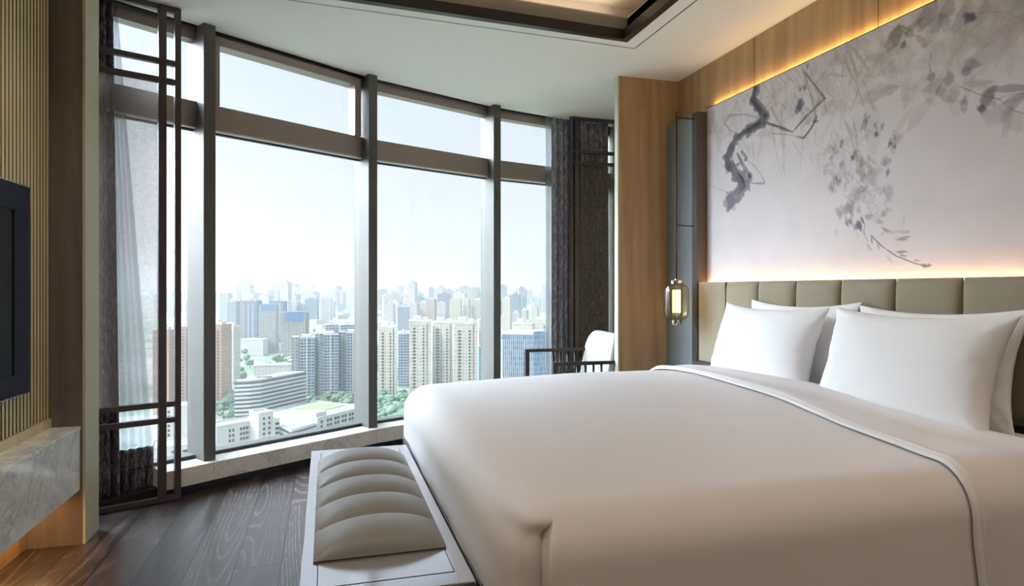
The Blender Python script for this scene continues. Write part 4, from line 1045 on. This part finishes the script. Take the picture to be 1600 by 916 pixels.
MB().prism([(cen[0] + a, cen[1] + b) for a, b in ((-9, -10), (3, -8), (2, -5), (-9, -7))], Zt, Zt + 0.8).build('roof_slot', F['glass'], ob)

# white low blocks in front of it, each window its own part
def windows(e, xs, zs, yf, w, h, mat, rows=None):
    proto = None
    for x in xs:
        for z in zs:
            if proto is None:
                proto = MB().box((-w / 2, -0.3, -h / 2), (w / 2, 0.25, h / 2)).build('window', F[mat], e, off=(0, 0, 0)); o = proto
            else:
                o = proto.copy(); col.objects.link(o)
            o.location = (x, yf, z)
def low(name, label, pxA, dA, pxB, dB, ztop, dep, xs, zoff, w=1.1, h=1.5):
    """block whose street front runs from A to B (picture px, metres ahead); windows are separate parts"""
    a, b = ld(pxA, dA), ld(pxB, dB); u, W = unit(a, b); H = ztop - GZ
    e = empty(name, ((a[0] + b[0]) / 2, (a[1] + b[1]) / 2, GZ), math.atan2(u[1], u[0])); tag(e, label, 'building')
    MB().box((-W / 2, 0, 0), (W / 2, dep, H)).build('body', F['whiteplain'], e, off=(0, 0, 0))
    m = MB()
    for p, q in (((-W / 2 - .2, -0.3, H), (W / 2 + .2, 0.3, H + 0.9)), ((-W / 2 - .2, dep - .4, H), (W / 2 + .2, dep + .2, H + 0.9)), ((-W / 2 - .2, 0, H), (-W / 2 + .4, dep, H + 0.9)), ((W / 2 - .4, 0, H), (W / 2 + .2, dep, H + 0.9))): m.box(p, q)
    m.build('parapet', F['whiteplain'], e, off=(0, 0, 0))
    lb(e, 'roof_deck', (-W / 2 + .4, .3, H), (W / 2 - .4, dep - .4, H + .2), F['roofgrey'])
    windows(e, [x * W for x in xs], [H - z for z in zoff], 0, w, h, 'win')
    return e, W, H
low('apartment_block', 'low white block with paired windows, partly hidden behind the second window post', 338, 392, 405, 414, 1.2 - 84.8, 14, [-.2, -.12, .06, .13, .20, .27, .34, .41], [3.4, 6.6, 9.8, 13.0, 16.2], 1.1, 1.7)
low('stair_block', 'taller white block with paired small windows below the banded office', 404, 402, 427, 410, 1.2 - 78.6, 11, [-.14, .22], [3.4, 6.6, 9.8, 13.0, 16.2, 19.4], 1.2, 1.6)
low('annex_block', 'narrow white wing with stacked window bars beside the banded office', 427, 408, 437, 411, 1.2 - 83.5, 12, [0.1], [2.6, 5.6, 8.6, 11.6, 14.6], 2.6, 1.5)
pa, pb, pc = ld(437, 415), ld(455, 400), ld(494, 422); pu, pw_ = unit(pb, pc)
pd_ = (pa[0] + pu[0] * pw_, pa[1] + pu[1] * pw_); PT = 1.2 - 88.4; pcen = ((pa[0] + pc[0]) / 2, (pa[1] + pc[1]) / 2)
po = empty('podium', (*pcen, GZ)); tag(po, 'low white podium with two long dark window bands and a pale roof deck', 'building')
def pgrow(k): return [(p[0] + (p[0] - pcen[0]) * k, p[1] + (p[1] - pcen[1]) * k) for p in (pa, pb, pc, pd_)]
MB().prism(pgrow(0), GZ, PT).build('body', F['whiteplain'], po)
MB().prism(pgrow(-0.06), PT, PT + 0.3).build('roof_deck', F['roofgrey'], po)
for zz in (1.1, 4.2): MB().prism(pgrow(0.012), PT - zz - 1.5, PT - zz).build('window_band', F['glass'], po)
e, W, H = low('hall', 'long white hall with rows of windows and a green lawn roof', 496, 430, 571, 474, 1.2 - 87.2, 46, [-.42, -.30, -.24, -.15, -.09, .0, .06, .15, .21, .30, .36, .45], [2.6, 5.8, 9.0, 12.2], 1.9, 1.9)
lb(e, 'roof_lawn', (-W * .12, 16, H), (W * .42, 40, H + 0.5), F['roofgreen'])
lb(e, 'roof_house', (-W * .46, 3, H), (-W * .26, 14, H + 3.4), F['whiteplain'])
low('walk_up_block', 'white mid-rise block with columns of dark windows below the salmon towers', 254, 428, 321, 436, 1.2 - 79.2, 16, [-.46, -.36, -.2, .12, .22, .33, .42], [3.2, 6.3, 9.4, 12.5, 15.6, 18.7, 21.8, 24.9], 1.3, 1.7)
e, W, H = low('depot', 'grey-roofed low building at the foot of the white mid-rise', 236, 372, 324, 385, 1.2 - 93, 20, [-.3, -.1, .1, .3], [3.0], 2.6, 1.4)

# salmon towers
tower('apartment_tower', 'salmon apartment tower seen between the lattice screen stiles', 244, 271, 516, 560, 16, 6, 'orange', strips=[(-.18, -.06, 0), (.1, .24, 0)], cap='creamplain')
tower('apartment_tower', 'wide salmon and cream apartment tower left of the first window post', 277, 319, 511, 575, 18, 6, 'pink', strips=[(-.30, -.24, 0), (.06, .12, 0), (.3, .35, 0)], bays=[(-.5, -.34, 1.5), (-.2, 0.02, 2.0)])
tower('apartment_tower', 'salmon apartment tower just right of the first window post', 330, 357, 507, 590, 16, -8, 'orange', strips=[(.2, .3, 0)])
tower('apartment_tower', 'slender cream tower beside the salmon tower', 353, 372, 510, 690, 14, -6, 'cream', strips=[(-.3, -.15, 0), (.2, .32, 0)])
# dark blue grid towers
for px0, px1, py, d, lab in [(457, 491, 528, 650, 'blue glass and white apartment tower rising right behind the banded office'), (494, 528, 523, 665, 'middle one of three blue glass towers in a row behind the lawn roof'), (530, 563, 520, 685, 'blue glass and white tower closest to the second window post, front row')]:
    w = (px1 - px0) / 1000 * d; H = top_z(py, d)
    e = root_at('apartment_tower', (px0 + px1) / 2, d, 14, lab)
    MB().box((-w / 2, 0, 0), (w / 2, 16, H)).build('body', F['bluegrid'], e, off=(0, 0, 0))
    lb(e, 'white_flank', (-w / 2 - 0.3, -1.4, 0), (-w / 2 + w * .30, 16.2, H + 1.2), F['greytower'])
    lb(e, 'white_rib', (w * 0.12, -1.0, 0), (w * .17, 0.4, H + 0.6), F['whiteplain'])
    lb(e, 'roof_block', (-w * .1, 4, H), (w * .3, 12, H + 3), F['whiteplain'])
for px0, px1, lab in [(508, 530, 'blue glass tower of the second row, left one'), (531, 562, 'blue glass tower of the second row, beside the second window post')]:
    tower('apartment_tower', lab, px0, px1, 508, 800, 16, 10, 'bluegrid', cap='whiteplain')
# cream towers beyond the foot of the bed
for px0, px1, py, d, lab in [(590, 622, 509, 610, 'cream apartment tower right beside the second window post'), (637, 675, 501, 590, 'tall cream tower with a dark window column, left one of the cream row'), (673, 711, 503, 625, 'tall cream tower with a green window column, middle one of the cream row'), (706, 747, 503, 600, 'tall cream tower with a dark window column, right one of the cream row'), (745, 772, 500, 640, 'pale cream tower partly hidden by the third window post')]:
    tower('apartment_tower', lab, px0, px1, py, d, 17, 9, 'cream', strips=[(-.32, -.2, 0), (.12, .2, 2.2)], smat='greenwin' if 'green' in lab else 'win', bays=[(-.08, .3, 2.2), (.36, .5, 1.2)])
tower('apartment_tower', 'narrow blue glazed tower between two cream towers', 624, 639, 522, 720, 14, 0, 'bluegrid')
tower('glass_block', 'teal glass block below the pale cream tower, beside the third window post', 746, 770, 542, 520, 18, 6, 'teal', roof=False)
tower('service_block', 'low white block under the teal glass block', 752, 772, 571, 500, 14, 6, 'white', roof=False)
# blue curtain wall office
e = root_at('glass_office', 815, 480, -14, 'blue glass office tower with white vertical fins, behind the armchair')
H = top_z(522, 480)
MB().box((-15, 0, 0), (9, 24, H)).build('body', F['curtainwall'], e, off=(0, 0, 0))
MB().prism([(9, 0), (15, 6), (17.5, 16), (9.2, 24)], 0, H + 2).build('prow', F['curtainwall'], e, off=(0, 0, 0))
for k in range(16): lb(e, 'fin', (-14.8 + 1.55 * k, -0.45, 0), (-14.55 + 1.55 * k, 0.1, H - 4.2), F['whiteplain'])
lb(e, 'roof_rim', (-15.2, -0.3, H - 0.4), (9.2, 24.2, H + 1.6), F['whiteplain'])
tower('apartment_tower', 'cream tower with stepped roofs behind the blue glass office', 800, 836, 505, 600, 18, -8, 'cream', strips=[(-.2, -.1, 0)])
tower('apartment_tower', 'cream tower beside the right sheer curtain', 836, 872, 497, 620, 18, -8, 'cream', strips=[(-.1, .0, 0), (.25, .33, 0)])
# middle distance
mid = [('office_tower', 'dark blue-grey tower pair, left one, beyond the banded office', 378, 406, 470, 1250, 24, 0, 'bluedark'), ('office_tower', 'dark blue-grey tower pair, right one, beyond the banded office', 424, 446, 470, 1320, 24, 0, 'bluedark'),
       ('office_tower', 'pale tower between the dark pair and the first window post', 358, 372, 471, 1150, 18, 0, 'greytower'), ('office_tower', 'cream tower at the left edge of the dark pair', 371, 378, 470, 1180, 18, 0, 'cream'),
       ('office_tower', 'light tower close to the first window post with a dark cap', 346, 360, 459, 1900, 26, 0, 'greytower')]
for nm, lab, a, b, py, d, dep, rot, mt in mid: tower(nm, lab, a, b, py, d, dep, rot, mt, cap='whiteplain', strips=([(-.3, -.22, 0), (-.05, .03, 0), (.2, .28, 0)] if mt == 'bluedark' else ()), smat='whiteplain' if mt == 'bluedark' else None)
for px0, px1, py, pnet, d, lab in [(407, 434, 476, 487, 1100, 'unfinished concrete tower wrapped in blue netting at the top, between the dark towers'), (441, 481, 488, 503, 980, 'unfinished concrete block with blue netting on its upper floors')]:
    e = tower('unfinished_tower', lab, px0, px1, py, d, 22, 4, 'concrete', roof=False)
    w = (px1 - px0) / 1000 * d; H = top_z(py, d); hn = (pnet - py) / 1000 * d
    lb(e, 'netting', (-w * .32, -11.6, H - hn), (w * .4, 11.6, H + 0.8), F['netting'])
    lb(e, 'crane_mast', (-w * .1, 0, H), (-w * .1 + 1.2, 1.2, H + 18), F['whiteplain']); lb(e, 'crane_jib', (-w * .5, 0.2, H + 16.8), (w * .4, 1.0, H + 18), F['whiteplain'])
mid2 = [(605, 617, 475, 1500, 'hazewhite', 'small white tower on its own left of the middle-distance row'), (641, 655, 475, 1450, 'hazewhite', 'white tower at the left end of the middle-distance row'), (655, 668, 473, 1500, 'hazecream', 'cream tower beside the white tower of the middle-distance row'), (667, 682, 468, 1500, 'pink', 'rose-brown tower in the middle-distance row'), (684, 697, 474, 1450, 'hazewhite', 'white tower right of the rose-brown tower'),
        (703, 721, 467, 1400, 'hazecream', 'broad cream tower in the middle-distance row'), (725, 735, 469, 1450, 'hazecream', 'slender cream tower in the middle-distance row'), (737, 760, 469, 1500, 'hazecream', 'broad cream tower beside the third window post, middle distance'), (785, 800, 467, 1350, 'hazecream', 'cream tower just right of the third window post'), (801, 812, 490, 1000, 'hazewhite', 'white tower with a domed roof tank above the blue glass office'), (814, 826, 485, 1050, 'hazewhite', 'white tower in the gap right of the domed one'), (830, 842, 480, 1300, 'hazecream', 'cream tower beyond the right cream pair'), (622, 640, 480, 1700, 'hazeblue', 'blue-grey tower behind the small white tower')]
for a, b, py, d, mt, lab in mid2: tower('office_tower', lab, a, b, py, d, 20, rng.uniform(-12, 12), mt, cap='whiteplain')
# low white sheds and blocks in the middle distance
def shed(px0, px1, py, d, dep, lab, grp=None, rot=10, mat='whiteplain'):
    e = root_at('warehouse', (px0 + px1) / 2, d, rot, lab, 'building', grp); W = (px1 - px0) / 1000 * d; H = max(3.5, top_z(py, d))
    lb(e, 'walls', (-W / 2, 0, 0), (W / 2, dep, H), F['white'] if mat == 'white' else F[mat]); m = MB().prism([(-W / 2 - .5, -0.5), (W / 2 + .5, -0.5), (W / 2 + .5, dep + .5), (-W / 2 - .5, dep + .5)], H, H + 0.7); m.build('roof', F['roofgrey'], e, off=(0, 0, 0))
shed(372, 410, 532, 1050, 40, 'long white warehouse below the dark tower pair')
shed(398, 452, 572, 720, 20, 'long white low block behind the roof of the banded office', mat='white', rot=14)
r = random.Random(12)
for k in range(70):
    px = r.uniform(244, 868); d = 800 * 5.5 ** r.random(); py = 452 + (110 - r.uniform(8, 24)) / d * 1000
    w_ = r.uniform(18, 60) / d * 1000
    shed(px - w_ / 2, px + w_ / 2, py, d, r.uniform(12, 40), 'pale low building among the haze between the far towers', 'low buildings in the far city', r.uniform(-25, 25), r.choice(['whiteplain', 'white', 'roofgrey', 'creamplain']))
# far skyline
r = random.Random(31)
for k in range(210):
    px = r.uniform(240, 872)
    if r.random() < 0.35: px = r.choice([610, 650, 700, 720, 750, 820, 400, 430, 480, 300]) + r.gauss(0, 14)
    d = r.uniform(1900, 4600); H = r.choice([60, 75, 90, 90, 100, 112, 128]) * r.uniform(0.85, 1.1)
    w_ = r.uniform(22, 46)
    e = root_at('skyline_tower', px, d, r.uniform(-20, 20), 'pale tower in the hazy far skyline', 'building', 'far skyline towers')
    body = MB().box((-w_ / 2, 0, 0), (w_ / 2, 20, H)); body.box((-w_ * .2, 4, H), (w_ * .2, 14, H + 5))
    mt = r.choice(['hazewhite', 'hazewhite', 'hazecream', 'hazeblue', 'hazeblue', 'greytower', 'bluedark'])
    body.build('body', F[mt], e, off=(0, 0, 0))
# hills
def hill(name, prof, d, dep, label):
    P = []; n = 60
    xs = [p[0] for p in prof]
    for i in range(n + 1):
        px = xs[0] + (xs[-1] - xs[0]) * i / n
        for a, b in zip(prof, prof[1:]):
            if a[0] <= px <= b[0]: t = (px - a[0]) / (b[0] - a[0]); py = a[1] + (b[1] - a[1]) * (t * t * (3 - 2 * t)); break
        row = []
        for j in range(13):
            q = -1 + 2 * j / 12; dd = d + q * dep; X, Y = plan((px - 800) / 1000 * d, dd)
            h = (1.2 - (py - 452) / 1000 * d - GZ) * math.cos(q * math.pi / 2) ** 1.2 * (1 + 0.1 * mnoise.noise((px * .05, q * 3, 1)))
            row.append((X, Y, GZ - 1 + max(0, h)))
        P.append(row)
    o = MB().grid(P).build(name, plain(name + '_green', lin((112, 128, 116)), 0.95, var=0.2, scale=0.004), None); tag(o, label, 'hill', kind='structure')
hill('wooded_hill', [(440, 470), (480, 461), (505, 456), (526, 448), (545, 454), (560, 458), (600, 470)], 3700, 500, 'small pointed hill on the horizon, left of the second window post')
hill('low_hill', [(180, 474), (240, 462), (300, 463), (350, 470)], 4600, 500, 'faint low ridge on the horizon behind the left lattice screen')
hill('low_hill', [(560, 470), (600, 457), (625, 459), (680, 461), (740, 458), (800, 460), (870, 459), (920, 472)], 5000, 500, 'faint long ridge on the horizon behind the cream towers')

# trees
def tree_mesh(seed):
    bm = bmesh.new(); r = random.Random(seed)
    for k in range(7):
        m4 = Matrix.Translation((r.uniform(-2.4, 2.4), r.uniform(-2.4, 2.4), r.uniform(5, 8.4))) @ Matrix.Diagonal((1, 1, 0.8, 1))
        t = bmesh.ops.create_icosphere(bm, subdivisions=2, radius=r.uniform(1.8, 2.9), matrix=m4)
        for v in t['verts']: v.co += v.co.normalized() * 0.45 * mnoise.noise(v.co * 0.9)
    mb = MB(); bm.verts.index_update(); mb.add([v.co[:] for v in bm.verts], [tuple(v.index for v in f.verts) for f in bm.faces], True); bm.free()
    mb.lathe([(0.45, 0), (0.3, 5)], n=8); 
    return mb
leafm = plain('tree_foliage', lin((100, 122, 96)), 0.9, var=0.25, scale=0.5)
leafd = plain('tree_foliage_dark', lin((82, 104, 88)), 0.9, var=0.25, scale=0.5)
protos = []
for i in range(4):
    o = tree_mesh(i + 3).build('tree', leafm if i % 2 else leafd, None, off=(0, 0, 0)); protos.append(o)
used = [False] * 4; cnt = 0
def plant(px, d, s, label, grp):
    global cnt
    i = cnt % 4; cnt += 1
    o = protos[i] if not used[i] else protos[i].copy()
    if used[i]: col.objects.link(o)
    used[i] = True
    x, y = ld(px, d); o.location = (x, y, GZ); o.scale = (s, s, s); o.rotation_euler = (0, 0, r.uniform(0, 6))
    tag(o, label, 'tree', grp)
r = random.Random(8)
for k in range(90): d = r.uniform(455, 610); plant(r.uniform(590, 642), d, r.uniform(.8, 1.5), 'green tree in the grove at the foot of the cream towers', 'trees below the cream towers')
for k in range(30): plant(r.uniform(350, 384), r.uniform(640, 800), r.uniform(.9, 1.6), 'green tree in the grove behind the banded office', 'trees behind the banded office')
for k in range(22): plant(r.uniform(346, 366), r.uniform(520, 640), r.uniform(.9, 1.4), 'green tree beside the banded office and the salmon tower', 'trees beside the banded office')
for k in range(45): plant(r.uniform(482, 566), r.uniform(560, 640), r.uniform(.5, 1.0), 'small street tree along the road by the blue glass towers', 'street trees by the blue towers')
for k in range(60): d = r.uniform(850, 1700); plant(r.uniform(370, 560), d, r.uniform(1, 2), 'tree in the green strips between far buildings', 'trees in the middle distance')
# pale road past the blue towers
rd = MB(); a0, a1, b0, b1 = ld(470, 560), ld(620, 690), ld(470, 585), ld(620, 715)
rd.prism([a0, a1, b1, b0], GZ, GZ + 0.15)
struct('road', rd, plain('pale_road', lin((156, 160, 154)), 0.9, var=0.04, scale=0.05), 'pale road running past the blue glass towers', 'road')

# haze over the city: a real scattering layer of air
hz = MB().box((-8800, 130, GZ + 0.5), (10800, 12300, 170))
hm, nt, out = new_mat('city_haze')
vs = nt.nodes.new('ShaderNodeVolumeScatter'); vs.inputs['Color'].default_value = (0.97, 0.985, 1.0, 1); vs.inputs['Density'].default_value = 0.00024; vs.inputs['Anisotropy'].default_value = 0.86
L(nt, vs.outputs[0], out.inputs['Volume'])
HAZE = True
if HAZE:
    ho = hz.build('haze', hm, None); tag(ho, 'thin bright haze hanging over the distant city', 'haze', kind='stuff')

# ================================================================== LIGHT
GLOW = 24.0
w = bpy.data.worlds.new('World'); sc.world = w; w.use_nodes = True
nt = w.node_tree
for n in list(nt.nodes): nt.nodes.remove(n)
out = nt.nodes.new('ShaderNodeOutputWorld'); bg = nt.nodes.new('ShaderNodeBackground')
tc = nt.nodes.new('ShaderNodeTexCoord'); sx = nt.nodes.new('ShaderNodeSeparateXYZ'); L(nt, tc.outputs['Generated'], sx.inputs[0])
skyc = ramp(nt, sx.outputs[2], [(0.0, lin((243, 245, 247))), (0.10, lin((240, 244, 248))), (0.24, lin((229, 238, 248))), (0.40, lin((216, 229, 244))), (1.0, lin((190, 214, 240)))])
L(nt, skyc, bg.inputs[0])
# hidden upper sky, boosted above the horizon strip to light the room
up = nt.nodes.new('ShaderNodeMapRange'); up.interpolation_type = 'SMOOTHSTEP'
L(nt, sx.outputs[2], up.inputs[0]); up.inputs[1].default_value = 0.42; up.inputs[2].default_value = 0.75; up.inputs[3].default_value = 0.84; up.inputs[4].default_value = 2.4
L(nt, up.outputs[0], bg.inputs[1]); L(nt, bg.outputs[0], out.inputs[0])
# bright sky lobe added left of the view to light bed and pillows
lobe = nt.nodes.new('ShaderNodeVectorMath'); lobe.operation = 'DOT_PRODUCT'; L(nt, tc.outputs['Generated'], lobe.inputs[0])
AZ, EL = R(-58), R(34)
lobe.inputs[1].default_value = (math.sin(AZ) * math.cos(EL), math.cos(AZ) * math.cos(EL), math.sin(EL))
lm = nt.nodes.new('ShaderNodeMapRange'); lm.interpolation_type = 'SMOOTHSTEP'; L(nt, lobe.outputs['Value'], lm.inputs[0])
lm.inputs[1].default_value = math.cos(R(40)); lm.inputs[2].default_value = math.cos(R(8)); lm.inputs[3].default_value = 0.0; lm.inputs[4].default_value = GLOW
L(nt, math_(nt, 'ADD', up.outputs[0], lm.outputs[0]), bg.inputs[1])
w.cycles.sampling_method = 'AUTOMATIC'

def light(name, typ, loc, rot, energy, color, **kw):
    d = bpy.data.lights.new(name, typ); d.energy = energy; d.color = color
    for k, v in kw.items():
        if k == 'is_portal': d.cycles.is_portal = v
        else: setattr(d, k, v)
    o = bpy.data.objects.new(name, d); col.objects.link(o); o.location = loc; o.rotation_euler = rot
    return o
# sun high behind the hotel: lights the city, never enters the room
light('sun', 'SUN', (0, 0, 50), (R(64), 0, R(-30)), 2.1, (1.0, 0.96, 0.9), angle=R(4))
# portals at the five window bays
for i in range(5):
    a, b = gl[i], gl[i + 1]; u, dd = unit(a, b)
    ang = math.atan2(u[1], u[0])
    light('window_portal', 'AREA', ((a[0] + b[0]) / 2 - u[1] * 0.03, (a[1] + b[1]) / 2 + u[0] * 0.03, (SZ + 2.73) / 2), (R(-90), 0, ang), 1, (1, 1, 1), shape='RECTANGLE', size=dd, size_y=2.73 - SZ, is_portal=True)
WARM = (1.0, 0.60, 0.24)
# LED strips: on top of the mural, behind the headboard top, under the console
light('mural_top_strip', 'AREA', (2.588, 2.36, 2.480), (0, R(180 + 30), 0), 2.7, WARM, shape='RECTANGLE', size=0.016, size_y=3.1)
light('headboard_strip', 'AREA', (2.566, 2.34, 1.222), (R(180), 0, 0), 4.6, WARM, shape='RECTANGLE', size=0.014, size_y=3.2)
light('console_strip', 'AREA', (-1.25, 2.0, 0.25), (0, 0, 0), 7, (1.0, 0.55, 0.22), shape='RECTANGLE', size=0.02, size_y=2.8)
for (x, y, lx_, ly_) in ((1.92, 0.65, 0.02, 6.0), (-0.86, 0.6, 0.02, 5.8), (0.53, 3.71, 2.5, 0.02)):
    light('tray_cove_strip', 'AREA', (x, y, HC + 0.165), (R(180), 0, R(3.3) if ly_ < 1 else 0), 1.5, (1.0, 0.88, 0.74), shape='RECTANGLE', size=lx_, size_y=ly_)
# unseen ceiling fill lights with fixture rings, added to brighten the room
dl = [(0.2, -1.6), (1.9, -0.6), (0.4, 0.2), (2.25, 0.55), (-0.2, -2.8), (1.8, -2.6), (-0.96, 2.35), (-0.96, 1.2)]
for k, (x, y) in enumerate(dl):
    z = HC if not (-0.8 < x < 1.859 and -2.4 < y < 3.6) else HC + 0.26
    f = empty('fill_light', (x, y, z)); tag(f, 'small unseen ceiling fill light added to brighten the room', 'light', 'added fill lights')
    MB().lathe([(0.035, -0.004), (0.05, -0.004), (0.05, 0.0), (0.035, 0.0)], (x, y, z), 24).build('ring', M['chrome'], f)
    light('fill_light_lamp', 'SPOT', (x, y, z - 0.012), (0, 0, 0), 30 if x < -0.5 else 30, (1.0, 0.87, 0.74), spot_size=R(130), spot_blend=0.8, shadow_soft_size=0.05)

# ================================================================== CAMERA
cd = bpy.data.cameras.new('Camera'); cam = bpy.data.objects.new('Camera', cd); col.objects.link(cam)
cam.location = (0, 0, CH); cam.rotation_euler = (R(90), 0, -YAW)
cd.sensor_width = 36; cd.lens = 22.5; cd.shift_y = -6 / 1600; cd.clip_start = 0.05; cd.clip_end = 30000
sc.camera = cam
sc.view_settings.view_transform = 'Standard'; sc.view_settings.look = 'None'
sc.view_settings.exposure = 0.32; sc.view_settings.gamma = 1.0; sc.view_settings.use_curve_mapping = False
sc.cycles.use_denoising = True
sc.cycles.max_bounces = 10; sc.cycles.diffuse_bounces = 6; sc.cycles.glossy_bounces = 4; sc.cycles.transparent_max_bounces = 16; sc.cycles.volume_bounces = 1
sc.cycles.sample_clamp_indirect = 6
